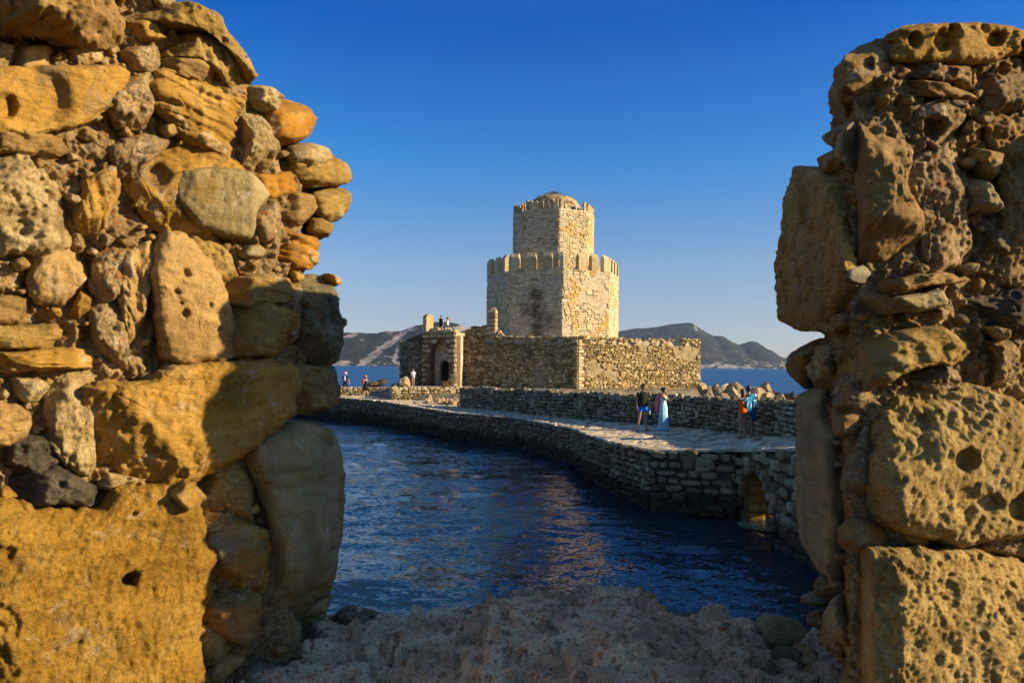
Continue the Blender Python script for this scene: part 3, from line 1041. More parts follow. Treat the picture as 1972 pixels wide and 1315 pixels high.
MS = {}
MS['sea_wall'] = mason_mat('causeway_stone', wet=0.62, stops=[(0.0, (0.13, 0.10, 0.062)), (0.35, (0.195, 0.158, 0.10)), (0.75, (0.245, 0.205, 0.14)), (0.95, (0.285, 0.245, 0.175)), (1.0, (0.40, 0.355, 0.275))],
                           dark=((0.06, 0.047, 0.028), 0.8, 0.54, 0.55), lich=((0.24, 0.18, 0.07), 1.2, 0.56, 0.5))
MS['parapet'] = mason_mat('parapet_stone', [(0.0, (0.12, 0.105, 0.075)), (0.4, (0.19, 0.17, 0.125)), (0.75, (0.25, 0.225, 0.175)), (0.95, (0.31, 0.29, 0.25)), (1.0, (0.45, 0.42, 0.36))],
                          dark=((0.06, 0.05, 0.03), 0.9, 0.58, 0.6), lich=((0.22, 0.19, 0.08), 1.0, 0.58, 0.4))
MS['fort'] = mason_mat('fort_rubble', [(0.0, (0.16, 0.11, 0.055)), (0.35, (0.30, 0.23, 0.125)), (0.7, (0.42, 0.34, 0.205)), (1.0, (0.55, 0.47, 0.32))],
                       dark=((0.05, 0.04, 0.02), 0.7, 0.54, 0.7), lich=((0.40, 0.27, 0.085), 0.45, 0.54, 0.6), sc=.7)
MS['pale_wall'] = mason_mat('sunlit_low_wall_stone', [(0.0, (0.20, 0.16, 0.09)), (0.5, (0.34, 0.28, 0.17)), (1.0, (0.5, 0.43, 0.3))], dark=((0.09, 0.07, 0.03), 1.0, 0.58, 0.6))
MS['lining'] = mason_mat('sunlit_gold_lining', [(0.0, (0.20, 0.12, 0.03)), (1.0, (0.34, 0.21, 0.06))], dark=((0.10, 0.06, 0.015), 2.0, 0.55, 0.6))  # gold of the sunlight in the tunnel put into the stone colour
MS['gate_stone'] = mason_mat('gate_ashlar', [(0.0, (0.24, 0.20, 0.14)), (0.5, (0.36, 0.31, 0.225)), (1.0, (0.46, 0.41, 0.31))], dark=((0.08, 0.06, 0.035), 0.8, 0.58, 0.5))
MS['brick'] = mason_mat('red_brick', [(0.0, (0.17, 0.11, 0.07)), (0.5, (0.23, 0.15, 0.095)), (1.0, (0.30, 0.21, 0.14))])
MS['flag'] = mason_mat('flagstone', [(0.0, (0.33, 0.29, 0.235)), (0.5, (0.43, 0.39, 0.33)), (1.0, (0.52, 0.48, 0.42))], dark=((0.14, 0.11, 0.07), 1.3, 0.54, 0.6), sc=.8)
MS['boulder'] = mason_mat('pale_boulder_rock', [(0.0, (0.24, 0.17, 0.10)), (0.5, (0.35, 0.26, 0.165)), (1.0, (0.46, 0.36, 0.25))], dark=((0.14, 0.11, 0.075), 0.9, 0.56, 0.5))


def core_mat(name, c, sc=3.0):
    t = NT(name)
    g = t.noise(sc, 7, 0.7)
    col = t.ramp(g, [(0.3, tuple(x * .45 for x in c)), (0.5, c), (0.7, tuple(min(1, x * 1.5) for x in c))])
    nb = t.bump(t.noise(sc * 5, 6, 0.75), 1.0, 0.06)
    return t.done(col, 0.97, nb, 0.05)


MC = {'dark': core_mat('joint_mortar_dark', (0.085, 0.07, 0.045)), 'tan': core_mat('joint_mortar_tan', (0.50, 0.40, 0.25)),
      'pale': core_mat('joint_mortar_pale', (0.40, 0.33, 0.21)), 'plaster': core_mat('old_fort_plaster', (0.30, 0.235, 0.125)), 'ground': core_mat('island_ground', (0.20, 0.165, 0.10), 1.5),
      'path': core_mat('path_bedding', (0.34, 0.29, 0.22), 2.0)}

# ------------------------------------------------------------------ causeway: near edge E, parapet foot B, height Z
ST = [((-30, 68), (-24, 77), 1.6), ((-24, 66), (-19, 73), 1.6), ((-14.2, 59.5), (-13.6, 66), 1.55), ((-9.2, 54.5), (-7.4, 64), 1.5), ((-3.3, 43.3), (-3.2, 49.3), 1.4),
      ((.35, 38.8), (.4, 43.5), 1.42), ((2.45, 32.5), (3.4, 38), 1.45), ((2.7, 28.6), (6.6, 33.3), 1.52), ((3.2, 25.5), (7.84, 31.3), 1.55),
      ((3.9, 22.3), (8.3, 28), 1.62), ((6.0, 21.2), (8.55, 25.8), 1.78), ((6.05, 16.4), (9.6, 18), 2.32), ((6.3, 9), (10.1, 9.6), 2.5)]
E = np.array([s[0] for s in ST], float)
B = np.array([s[1] for s in ST], float)
ZP = np.array([s[2] for s in ST], float)


def station(u):
    i = int(min(max(u, 0), len(ST) - 1.0001)); f = u - i
    return E[i] * (1 - f) + E[i + 1] * f, B[i] * (1 - f) + B[i + 1] * f, ZP[i] * (1 - f) + ZP[i + 1] * f


# deck
us_ = np.linspace(0, len(ST) - 1, 160)
tr = np.linspace(0, 1, 18)
rows = []
for u in us_:
    e, b, z = station(u)
    for k in tr:
        p = e * (1 - k) + b * k
        rows.append((p[0], p[1], z - 0.012))
V = np.array(rows)
V[:, 2] += 0.03 * fbm(V, 0.9, 3, 61) + 0.012 * fbm(V, 4, 3, 62) - 0.01
path = obj_np('path', V, grid_faces(len(us_), len(tr))[:, ::-1], MC['path'], None, True)
tag(path, kind='structure')

# flagstones laid in irregular rows on the deck
rng = random.Random(77)
flags = []
u = 1.0
while u < 11.6:
    e, b, z = station(u)
    i = int(u)
    seg = np.linalg.norm(E[min(i + 1, len(E) - 1)] - E[i]) * .5 + np.linalg.norm(B[min(i + 1, len(B) - 1)] - B[i]) * .5
    du = rng.uniform(.34, .6) / seg
    W = np.linalg.norm(b - e)
    x = 0.02
    while x < W - .1:
        wd = rng.uniform(.4, 1.0)
        x2 = min(x + wd, W - .02)
        if x2 - x > .15 and rng.random() > (.05 if x < 1.5 else .12):
            g = .02
            cs = []
            for (uu, xx) in ((u + g * du * 3, x + g), (u + g * du * 3, x2 - g), (u + du * (1 - 3 * g), x2 - g), (u + du * (1 - 3 * g), x + g)):
                ee, bb, zz = station(min(uu, 11.9))
                ww = np.linalg.norm(bb - ee)
                q = ee + (bb - ee) * min(1, xx / W) + np.array([rng.uniform(-.04, .04), rng.uniform(-.04, .04)])
                cs.append((q[0], q[1], zz + rng.uniform(0, .014) + (0.03 if x < .5 else 0.0)))
            flags.append(np.array(cs))
        x = x2
    u += du
cc = np.array([f.mean(0) for f in flags])
fpx, fpy = pixof(cc)
ar = np.array([np.linalg.norm(np.cross(f[2] - f[0], f[3] - f[1])) for f in flags]) / cc[:, 1] ** 3
ar = np.where((fpx > 640) & (fpx < 1545), ar, 0)
top = set(np.argsort(-ar)[:300].tolist())
FV, FF, FT = [], [], []


def flag_geo(f):
    c = f.mean(0)
    inn = c + (f - c) * .93 + np.array([0, 0, .012])
    low = f - np.array([0, 0, .07])
    V = np.concatenate([low, f, inn])
    F = [(r * 4 + q, r * 4 + (q + 1) % 4, (r + 1) * 4 + (q + 1) % 4, (r + 1) * 4 + q) for r in (0, 1) for q in range(4)] + [(8, 9, 10, 11)]
    a = np.cross(f[1] - f[0], f[2] - f[1])
    F = np.array(F)
    return V, (F if a[2] > 0 else F[:, ::-1])


for k, f in enumerate(flags):
    V, F = flag_geo(f)
    if k in top:
        obj_np('flagstone', V, F, MS['flag'], path, False, origin=f.mean(0))
    else:
        FF.append(F + 12 * len(FV)); FV.append(V); FT.append(np.full(12, rng.random()))
o = obj_np('paving', np.concatenate(FV), np.concatenate(FF), MS['flag'], path, False, tint=np.concatenate(FT))
o['kind'] = 'stuff'

# sea wall under the near edge: cores, arch and facing stones
seawall = empty('sea_wall', (2, 30, 0))
tag(seawall, 'dark stone sea wall with one low arch, carrying the paved causeway', 'sea wall', kind='thing')
def core_piece(pts, z0, z1):
    bm = bmesh.new()
    bm_prism(bm, pts, z0, z1)
    return adopt(obj_bm('wall_core', bm, MC['dark']), seawall)


for i in range(0, 10):
    pts = [E[i], B[i], B[i + 1], E[i + 1]]
    c = np.mean(pts, 0)
    # pull the near side back a little so that the facing stones stand proud of it
    n = np.array([E[i + 1][1] - E[i][1], -(E[i + 1][0] - E[i][0])]); n = n / np.linalg.norm(n)
    if np.dot(c - E[i], n) < 0: n = -n
    pts[0] = E[i] + n * .045; pts[3] = E[i + 1] + n * .045
    core_piece(pts, -1.2, [ZP[i] - .07, ZP[i] - .07, ZP[i + 1] - .07, ZP[i + 1] - .07])
core_piece([E[11] + (.1, -.2), (9.6, 16.2), B[12], E[12] + (.1, 0)], -1.2, [2.2, 2.2, 2.4, 2.4])
core_piece([(6.1, 21.3), B[10], (9.5, 21.3)], -1.2, 1.7)

ARC_Y0, ARC_Y1, ARC_S, ARC_R = 18.55, 20.95, 0.28, 1.2
bm = bmesh.new()
prof = [(21.3, -1.2), (21.3, 1.72), (19.2, 1.95), (16.2, 2.25), (16.2, -1.2), (ARC_Y0, -1.2), (ARC_Y0, ARC_S)]
cy = (ARC_Y0 + ARC_Y1) / 2
for k in range(1, 16):
    a = math.pi - math.pi * k / 16
    prof.append((cy + ARC_R * math.cos(a), ARC_S + 1.12 * math.sin(a)))
prof += [(ARC_Y1, ARC_S), (ARC_Y1, -1.2)]
A = [bm.verts.new((6.12, y, z)) for y, z in prof]
Bv = [bm.verts.new((9.55, y, z)) for y, z in prof]
bm.faces.new(A); bm.faces.new(Bv[::-1])
for k in range(len(prof)):
    j = (k + 1) % len(prof)
    bm.faces.new((A[k], A[j], Bv[j], Bv[k]))
adopt(obj_bm('arch_core', bm, core_mat('arch_vault_stone', (0.13, 0.09, 0.04), 4)), seawall)
ms = Masonry(seawall, 11)


def arch_skip(x, cz, w, h):      # x measured from Y=21.2 towards the camera
    y = 21.2 - x
    r = math.hypot(y - cy, max(0, cz - ARC_S) * ARC_R / 1.12)
    return r < ARC_R + .30 and (cz > ARC_S or abs(y - cy) < ARC_R + .05)


for i in range(0, 10):
    far = E[i][1] > 46
    h = (.11, .22); w = (.14, .42)
    if i == 9:
        h = (.16, .30); w = (.28, .62)
    zb = -0.35
    ms.wall(E[i], E[i + 1], zb, (lambda q, i=i: ZP[i] * (1 - q) + ZP[i + 1] * q - .03), MS['sea_wall'], h, w, .09, 'rubble', .025, .035, wob=.03, batter=-.0, side=1, roll=.06)
ms.wall((6.05, 21.2), (6.05, 16.4), -0.35, lambda q: 1.75 + .55 * q, MS['sea_wall'], (.2, .34), (.3, .6), .08, 'rubble', .025, .02, skip=arch_skip, side=1)
ms.wall((6.05, 16.4), (6.3, 9.0), -0.35, lambda q: 2.28 + .2 * q, MS['sea_wall'], (.2, .34), (.3, .6), .08, 'rubble', .025, .02, side=1)
# arch ring
for k in range(13):
    a = math.pi * (k + .5) / 13
    y = cy + (ARC_R + .15) * math.cos(a); z = ARC_S + (1.12 + .15) * math.sin(a)
    tv = np.array([0, -math.sin(a), math.cos(a)])
    ms.add((6.06, y, z), (0, -math.sin(a) * 1.0, math.cos(a)), (-1, 0, 0), .27, .07, .30, MS['sea_wall'], 'ashlar', 0.0, (0, math.cos(a), math.sin(a)))
# tunnel lining on the far pier face, seen through the arch
for zc in np.arange(-.2, 1.2, .27):
    x = 6.2
    while x < 9.4:
        w = rng.uniform(.4, .75)
        dz = max(0, zc - ARC_S)
        y = cy + math.sqrt(max(0.01, ARC_R ** 2 - (dz * ARC_R / 1.12) ** 2))
        if zc < 1.1:
            ms.add((x + w / 2, y + .02, zc), (1, 0, 0), (0, -1, 0), w - .03, .04, .25, MS['lining'], 'ashlar', 0)
        x += w
ms.build(300)

# parapet along the far side of the path
parapet = empty('parapet_wall', (4, 38, 1.4))
tag(parapet, 'waist-high dry stone parapet in shade running behind the couple and the two women', 'parapet', kind='thing')
mp = Masonry(parapet, 21)
TOPS = {4: 1.26, 5: 1.30, 6: 1.28, 7: 1.30, 8: 1.28, 9: 1.22, 10: 1.20, 11: 1.1, 12: 1.1}
for i in range(4, 12):
    a, b = B[i], B[i + 1]
    t = (b - a) / np.linalg.norm(b - a); n = np.array([-t[1], t[0]])
    if np.dot(n, a - E[i]) < 0: n = -n
    pts = [a + n * .045, b + n * .045, b + n * .62, a + n * .62]
    bm = bmesh.new()
    bm_prism(bm, pts, .3 if i < 9 else 1.6, [ZP[i] + TOPS[i] - .12, ZP[i + 1] + TOPS[i + 1] - .12, ZP[i + 1] + TOPS[i + 1] - .12, ZP[i] + TOPS[i] - .12])
    adopt(obj_bm('wall_core', bm, MC['dark']), parapet)
    zt = lambda q, i=i: ZP[i] * (1 - q) + ZP[i + 1] * q + TOPS[i] * (1 - q) + TOPS[i + 1] * q + .06 * math.sin(9 * q + i) - .06
    zb = lambda q, i=i: ZP[i] * (1 - q) + ZP[i + 1] * q - .12
    mp.wall(a, b, zb, zt, MS['parapet'], (.11, .20), (.2, .52), .07, 'rubble', .016, .02, wob=.03, side=1, roll=.09)
    # coping stones lying across the top
    L = np.linalg.norm(b - a); x = 0
    while x < L:
        w = mp.rng.uniform(.22, .6)
        q = min(1, (x + w / 2) / L)
        z = zt(q) + .0
        for k in range(2):
            c = a + t * (x + w / 2) + n * (.18 + .28 * k)
            mp.add((c[0], c[1], z - .06 + mp.rng.uniform(-.03, .06)), (t[0], t[1], 0), (0, 0, 1), w - .03, mp.rng.uniform(.07, .13), .30, MS['parapet'], 'rubble', mp.rng.uniform(-.1, .1), (n[0], n[1], 0))
        x += w
    if i == 4:   # ragged end of the parapet
        for z in np.arange(ZP[4] + .1, ZP[4] + 1.25, .2):
            for k in range(2):
                c = a + n * (.12 + .3 * k)
                mp.add((c[0], c[1], z), (n[0], n[1], 0), (-t[0], -t[1], 0), .3, .1, .19, MS['parapet'], 'rubble', 0)
mp.build(300)

# ------------------------------------------------------------------ sea air
bm = bmesh.new()
bm_box(bm, (0, 2900, 140), (9000, 6200, 284))
hm = bpy.data.materials.new('sea_haze')
hm.use_nodes = True
hm.node_tree.nodes.clear()
_o = hm.node_tree.nodes.new('ShaderNodeOutputMaterial')
_v = hm.node_tree.nodes.new('ShaderNodeVolumePrincipled')
_v.inputs['Color'].default_value = (0.55, 0.75, 0.98, 1)
_v.inputs['Density'].default_value = HAZE
_v.inputs['Anisotropy'].default_value = 0.2
hm.node_tree.links.new(_v.outputs[0], _o.inputs['Volume'])
tag(obj_bm('haze', bm, hm), kind='stuff')
# ------------------------------------------------------------------ island ground and shore
def seg_dist(X, Y, pts):
    d = np.full(X.shape, 1e9)
    for (x0, y0), (x1, y1) in zip(pts[:-1], pts[1:]):
        dx, dy = x1 - x0, y1 - y0
        t = np.clip(((X - x0) * dx + (Y - y0) * dy) / (dx * dx + dy * dy), 0, 1)
        d = np.minimum(d, np.hypot(X - x0 - t * dx, Y - y0 - t * dy))
    return d


gx = np.arange(-19, 36, .45); gy = np.arange(22, 112, .45)
GX, GY = np.meshgrid(gx, gy)
d_is = np.hypot((GX - 4.5) / 1.0, (GY - 84) / 1.0) - 17.5
d_is = np.minimum(d_is, seg_dist(GX, GY, [(-9.5, 68), (-5, 60), (1, 58)]) - 4.2)
d_bm = np.minimum(seg_dist(GX, GY, [(12.2, 26), (12.0, 34), (13, 44), (16, 56), (19, 66)]) - 2.4, seg_dist(GX, GY, [(3, 50), (8, 44), (12, 44)]) - 3.5)
Wg = np.stack([GX.ravel(), GY.ravel(), 0 * GX.ravel()], 1)
zi = 1.95 - 3.4 * smooth(-1.0, 3.0, d_is.ravel())
zb = 1.45 - 2.9 * smooth(-.5, 3.5, d_bm.ravel())
Wg[:, 2] = np.maximum(zi, zb) + .18 * fbm(Wg, .5, 5, 91) + .10 * fbm(Wg, 1.7, 3, 93, ridged=True)
ground = obj_np('ground', Wg, grid_faces(len(gy), len(gx)), MC['ground'], None, True)
tag(ground, kind='structure')

# boulders thrown up behind the parapet
rngb = random.Random(404)
BM_ = []
for s_ in range(7):
    bm = bmesh.new()
    bmesh.ops.create_icosphere(bm, subdivisions=4, radius=1.0)
    v = np.array([x.co[:] for x in bm.verts]); f = np.array([[q.index for q in fc.verts] for fc in bm.faces]); bm.free()
    rr = random.Random(s_ + 50)
    v = v * np.array([1, .85, .95])
    for _ in range(15):
        n = np.array([rr.gauss(0, 1), rr.gauss(0, 1), rr.gauss(.1, .8)]); n /= np.linalg.norm(n)
        v = v - np.clip(v @ n - rr.uniform(.48, .82), 0, 9)[:, None] * n * .97
    nr = v / np.linalg.norm(v, axis=1, keepdims=True)
    v = v + nr * (.07 * fbm(v, 2.6, 4, s_ + 70) + .035 * fbm(v, 7, 3, s_ + 71, ridged=True))[:, None]
    BM_.append(mesh_np('boulder', v, f, MS['boulder'], False))
DARKROCK = mason_mat('dark_shore_rock', [(0.0, (0.05, 0.042, 0.03)), (1.0, (0.11, 0.09, 0.065))])  # plain darker tone for the shore rocks
BM_D = []
for m_ in BM_[:3]:
    q = m_.copy(); q.materials.clear(); q.materials.append(DARKROCK); BM_D.append(q)


def boulder(px, py, Y, w, dark=False, label=None, group=None, flat=1.0):
    c = P(px, py, Y)
    o = bpy.data.objects.new('boulder', rngb.choice(BM_D if dark else BM_))
    o.location = c
    r = w * Y / FPX * .5
    o.scale = (r * rngb.uniform(.9, 1.15), r * rngb.uniform(.8, 1.2), r * rngb.uniform(.85, 1.2) * flat)
    o.rotation_euler = (rngb.uniform(-.4, .4), rngb.uniform(-.4, .4), rngb.uniform(0, 6.28))
    link(o)
    return tag(o, label, 'boulder', group)


BG = 'boulders heaped behind the parapet'
DL = ('dark rock on the shore beyond the pale boulders', 'dark rocks on the shore')
ORD = ['first', 'second', 'third', 'fourth', 'fifth', 'sixth', 'seventh', 'eighth', 'ninth', 'tenth', 'eleventh', 'twelfth']
for (rw_, row, Y, x0, x1, w) in (('highest', 754, 60, 1352, 1480, 38), ('second highest', 763, 55, 1362, 1502, 40), ('middle', 773, 49, 1372, 1512, 42), ('third lowest', 784, 43, 1400, 1524, 42), ('second lowest', 795, 38, 1440, 1534, 40), ('lowest', 806, 33, 1495, 1540, 36)):
    x = x0
    k = 0
    while x < x1:
        y = row + rngb.uniform(-5, 5)
        sz = rngb.uniform(.6, 1.15)
        boulder(x, y + (x - 1400) * .02, Y + rngb.uniform(-2, 2), w * sz, False,
                '%s pale boulder, %s from the fort in the %s row behind the parapet' % ('large' if sz > 1.05 else 'small' if sz < .85 else 'angular', ORD[k], rw_), BG)
        x += w * rngb.uniform(.48, .72)
        k += 1
boulder(1418, 752, 58, 42, False, 'big pale boulder standing highest on the bank behind the parapet', None)
for k in range(13):
    boulder(1484 + k * 5 + rngb.uniform(-4, 4), 762 + rngb.uniform(-4, 5) + k * .8, 60 - k * .8, rngb.uniform(16, 26), True, *DL)

# ------------------------------------------------------------------ tower
MS['tower'] = mason_mat('tower_ashlar', [(0.0, (0.36, 0.30, 0.20)), (0.2, (0.50, 0.43, 0.31)), (0.6, (0.58, 0.51, 0.39)), (1.0, (0.66, 0.59, 0.47))],
                        lich=((0.58, 0.33, 0.05), 0.42, 0.51, 0.75), dark=((0.15, 0.10, 0.055), 0.7, 0.565, 0.75), sc=.8,
                        stain=[((0.0, 0.0), (.951, -.309, 0), 0, 0, 0, 0, (0, 0, 0), 0)])
TC = np.array([4.32, 85.0]); TR = 7.06; UR = 4.34; ROT = 5.0


def oct_v(R_, k, rot=ROT):
    a = R(rot + 45 * k)
    return np.array([TC[0] + R_ * math.sin(a), TC[1] - R_ * math.cos(a)])


# dark water stain down the middle of the shaded face
pA, pB = oct_v(TR, -1), oct_v(TR, 0)
tv = (pB - pA) / np.linalg.norm(pB - pA)
MS['tower_stained'] = mason_mat('tower_ashlar_stained', [(0.0, (0.36, 0.30, 0.20)), (0.2, (0.50, 0.43, 0.31)), (0.6, (0.58, 0.51, 0.39)), (1.0, (0.66, 0.59, 0.47))],
                                lich=((0.36, 0.24, 0.08), 0.42, 0.60, 0.4), dark=((0.11, 0.08, 0.045), 0.7, 0.56, 0.8), sc=.8,
                                stain=[(tuple(pA), (tv[0], tv[1], 0), 2.75, .95, 6.2, 12.6, (0.07, 0.045, 0.025), .92), (tuple(pA), (tv[0], tv[1], 0), 3.9, .7, 7.6, 9.4, (0.10, 0.07, 0.03), .7),
                                       (tuple(pA), (tv[0], tv[1], 0), 1.5, .6, 9.0, 11.6, (0.10, 0.07, 0.03), .7)])

tower = empty('fort_tower', (TC[0], TC[1], 1.9))
tag(tower, 'two-tiered octagonal stone tower with notched battlements and a low domed roof', 'tower', kind='thing')
mt_ = Masonry(tower, 31)


def ring_core(name, R_, z0, z1, mat):
    bm = bmesh.new()
    bm_prism(bm, [oct_v(R_, k) for k in range(8)][::-1], z0, z1)
    return adopt(obj_bm(name, bm, mat), tower)


Z_CR, Z_ME = 13.55, 15.25
ring_core('lower_stage', TR - .035, 0.8, Z_CR - .05, MC['tan'])
ring_core('upper_stage', UR - .03, Z_CR - .1, 20.0, MC['tan'])


def merlon(p, t, n, w, d, z0, z1, gable, mat, skew=0.0):
    """Battlement tooth with a gabled cap, standing at plan point p along t, outside n."""
    bm = bmesh.new()
    zc = z1 - gable
    vs = {}
    for i, a in enumerate((-.5, .5)):
        for j, b in enumerate((0, -1)):
            for k, z in enumerate((z0, zc)):
                q = p + t * a * w + n * b * d
                vs[i, j, k] = bm.verts.new((q[0], q[1], z))
        q = p + t * a * w - n * d / 2
        vs[i, 'r'] = bm.verts.new((q[0], q[1], z1))
    F = [((0, 0, 0), (1, 0, 0), (1, 0, 1), (0, 0, 1)), ((1, 1, 0), (0, 1, 0), (0, 1, 1), (1, 1, 1)), ((0, 0, 1), (1, 0, 1), (1, 'r'), (0, 'r')),
         ((1, 1, 1), (0, 1, 1), (0, 'r'), (1, 'r')), ((0, 1, 0), (0, 0, 0), (0, 0, 1), (0, 'r'), (0, 1, 1)), ((1, 0, 0), (1, 1, 0), (1, 1, 1), (1, 'r'), (1, 0, 1)), ((0, 0, 0), (0, 1, 0), (1, 1, 0), (1, 0, 0))]
    for f in F: bm.faces.new([vs[q] for q in f])
    bmesh.ops.subdivide_edges(bm, edges=bm.edges[:], cuts=2, use_grid_fill=True)
    rg = random.Random(int((p[0] + 50) * 977 + p[1] * 31))
    for v in bm.verts:
        if v.co.z > z0 + .02:
            v.co += Vector((rg.uniform(-1, 1), rg.uniform(-1, 1), rg.uniform(-1, .6))) * .018
    return adopt(obj_bm('merlon', bm, mat), tower)


def plain_merlon(p, t, n, w, d, z0, z1, mat):
    bm = bmesh.new()
    c = p - n * d / 2
    bm_box(bm, (c[0], c[1], (z0 + z1) / 2), (w, d, z1 - z0), math.atan2(t[1], t[0]))
    bmesh.ops.subdivide_edges(bm, edges=bm.edges[:], cuts=2, use_grid_fill=True)
    rg = random.Random(int((p[0] + 50) * 577 + p[1] * 37))
    for v in bm.verts:
        if v.co.z > z0 + .02: v.co += Vector((rg.uniform(-1, 1), rg.uniform(-1, 1), rg.uniform(-1.6, .6))) * .04
    return adopt(obj_bm('merlon', bm, mat), tower)


MTW = mason_mat('merlon_stone', [(0.0, (0.36, 0.30, 0.2)), (0.5, (0.46, 0.4, 0.29)), (1.0, (0.54, 0.48, 0.36))], lich=((0.42, 0.25, 0.06), 0.7, 0.56, 0.6), dark=((0.16, 0.12, 0.07), 1.3, 0.57, 0.6))
holes = {0: [(4.1, 5.05, 9.6, 10.7), (2.95, 3.3, 11.6, 11.95)], -1: [(2.95, 3.4, 11.7, 12.2), (1.1, 1.5, 11.3, 11.7)]}
holes_u = {0: [(.5, .72, 18.1, 18.35), (2.2, 2.45, 18.0, 18.25), (2.1, 2.35, 16.4, 16.65), (2.1, 2.35, 15.5, 15.75)], -1: [(1.0, 1.25, 18.1, 18.4), (2.2, 2.5, 18.1, 18.4), (.75, 1.0, 16.4, 16.7), (2.3, 2.55, 16.4, 16.7)], -2: [(1.3, 1.7, 16.0, 16.9)]}
for k in range(-3, 3):
    a, b = oct_v(TR, k), oct_v(TR, k + 1)
    hs = holes.get(k, [])
    mt_.wall(a, b, 1.6, Z_CR + .02, MS['tower_stained'] if k <= -1 else MS['tower'], (.15, .36), (.25, .85), .055, 'ashlar', .02, .03, patch=.47,
             skip=lambda x, z, w, h, hs=hs: any(x + w / 2 > q[0] and x - w / 2 < q[1] and z + h / 2 > q[2] and z - h / 2 < q[3] for q in hs))
    a, b = oct_v(UR, k), oct_v(UR, k + 1)
    hs2 = holes_u.get(k, [])
    mt_.wall(a, b, Z_CR, 20.05, MS['tower_stained'] if k <= -1 else MS['tower'], (.14, .30), (.22, .65), .045, 'ashlar', .018, .022, patch=.47,
             skip=lambda x, z, w, h, hs=hs2: any(x + w / 2 > q[0] and x - w / 2 < q[1] and z + h / 2 > q[2] and z - h / 2 < q[3] for q in hs))
for k in range(8):
    kk = k - 4
    a, b = oct_v(TR + .03, kk), oct_v(TR + .03, kk + 1)
    L = np.linalg.norm(b - a); t = (b - a) / L; n = np.array([t[1], -t[0]])
    for fr, w in (((.02, .2), (.41, .84), (.69, .84), (.935, .60)) if kk == 0 else ((.08, .78), (.395, .84), (.695, .84), (.965, .36))):
        merlon(a + t * L * fr, t, n, w, .62, Z_CR - .04, Z_ME, .42, MTW)
    a, b = oct_v(UR + .02, kk), oct_v(UR + .02, kk + 1)
    L = np.linalg.norm(b - a); t = (b - a) / L; n = np.array([t[1], -t[0]])
    for q in range(6):
        fr = (q + .5) / 6
        if kk == 0 and q in (2, 3, 4): continue        # broken away on the sunny side
        z1 = 20.88 + random.Random(kk * 10 + q).uniform(-.12, .14) - (.25 if (kk, q) in ((0, 1), (-2, 1)) else 0)
        plain_merlon(a + t * L * fr, t, n, L / 6 * .54, .34, 19.96, z1, MTW)
# dome
n1, n2 = 80, 30
th = np.linspace(0, 2 * math.pi, n1, endpoint=False); ph = np.linspace(0, math.pi / 2, n2)
PHI, TH = np.meshgrid(ph, th, indexing='ij')
CP = np.cos(PHI) ** .85
dm = np.stack([3.1 * CP * np.cos(TH), 3.1 * CP * np.sin(TH), 2.25 * np.sin(PHI) ** 1.0], -1).reshape(-1, 3)
dm *= (1 + .035 * fbm(dm, 1.0, 4, 333) + .02 * fbm(dm, 3, 3, 334))[:, None]
dm += np.array([TC[0], TC[1], 19.95])
DOME = mason_mat('dome_plaster', [(0.0, (0.36, 0.29, 0.19)), (1.0, (0.42, 0.35, 0.24))], lich=((0.40, 0.23, 0.06), .5, .46, .8), dark=((0.12, 0.085, 0.045), 1.1, .50, .85))
adopt(obj_np('dome', dm, grid_faces(n2, n1, True), DOME, None, True), tower)
WEED = flat_mat('dry_weed', (0.10, 0.085, 0.04))
wv, wf = [], []
rw = random.Random(3)
for k in range(70):
    a = rw.uniform(0, 6.28); r = abs(rw.gauss(0, .9))
    if r > 2: continue
    x, y = TC[0] + r * math.cos(a) - .2, TC[1] + r * math.sin(a) - .6
    z = 19.95 + 2.25 * math.sqrt(max(0, 1 - ((x - TC[0]) ** 2 + (y - TC[1]) ** 2) / 3.1 ** 2)) - .05
    for q in range(3):
        h = rw.uniform(.15, .42); dx, dy = rw.uniform(-.18, .18), rw.uniform(-.1, .1); w = .025
        i0 = len(wv)
        wv += [(x - w, y, z), (x + w, y, z), (x + dx + w * .4, y + dy, z + h), (x + dx - w * .4, y + dy, z + h)]
        wf.append((i0, i0 + 1, i0 + 2, i0 + 3))
o = adopt(obj_np('weeds', np.array(wv), np.array(wf), WEED, None, False), tower); o['kind'] = 'stuff'
mt_.build(300)

# ------------------------------------------------------------------ curtain walls
fort = empty('fort_wall', (6, 71, 1.5))
tag(fort, 'long weathered fort wall below the tower, its right face golden in the sun', 'fort wall', kind='thing')
CL, CC, CR, CB, CLB = np.array([-4.74, 72.6]), np.array([5.8, 70.0]), np.array([18.3, 77.4]), np.array([18.9, 93.0]), np.array([-6.0, 93.0])
fm = Masonry(fort, 41)
cen = np.array([6.5, 82.0])
ins = lambda p, d=.15: p + (cen - p) / np.linalg.norm(cen - p) * d
bm = bmesh.new()
bm_prism(bm, [ins(p, .09) for p in (CL, CC, CR, CB, CLB)], 0.4, 6.0)
adopt(obj_bm('wall_core', bm, MC['plaster']), fort)


def top_left(q):
    x = q * np.linalg.norm(CC - CL)
    return float(np.interp(x, [0, .6, 1.0, 2.2, 3.2, 3.3, 4.0, 4.15, 11], [6.95, 7.0, 7.5, 7.62, 7.55, 7.2, 7.05, 6.62, 6.62])) + .05 * math.sin(x * 7)


def top_right(q):
    x = q * np.linalg.norm(CR - CC)
    return 6.6 if x < 11.3 else (5.95 if x < 12.5 else 6.75)


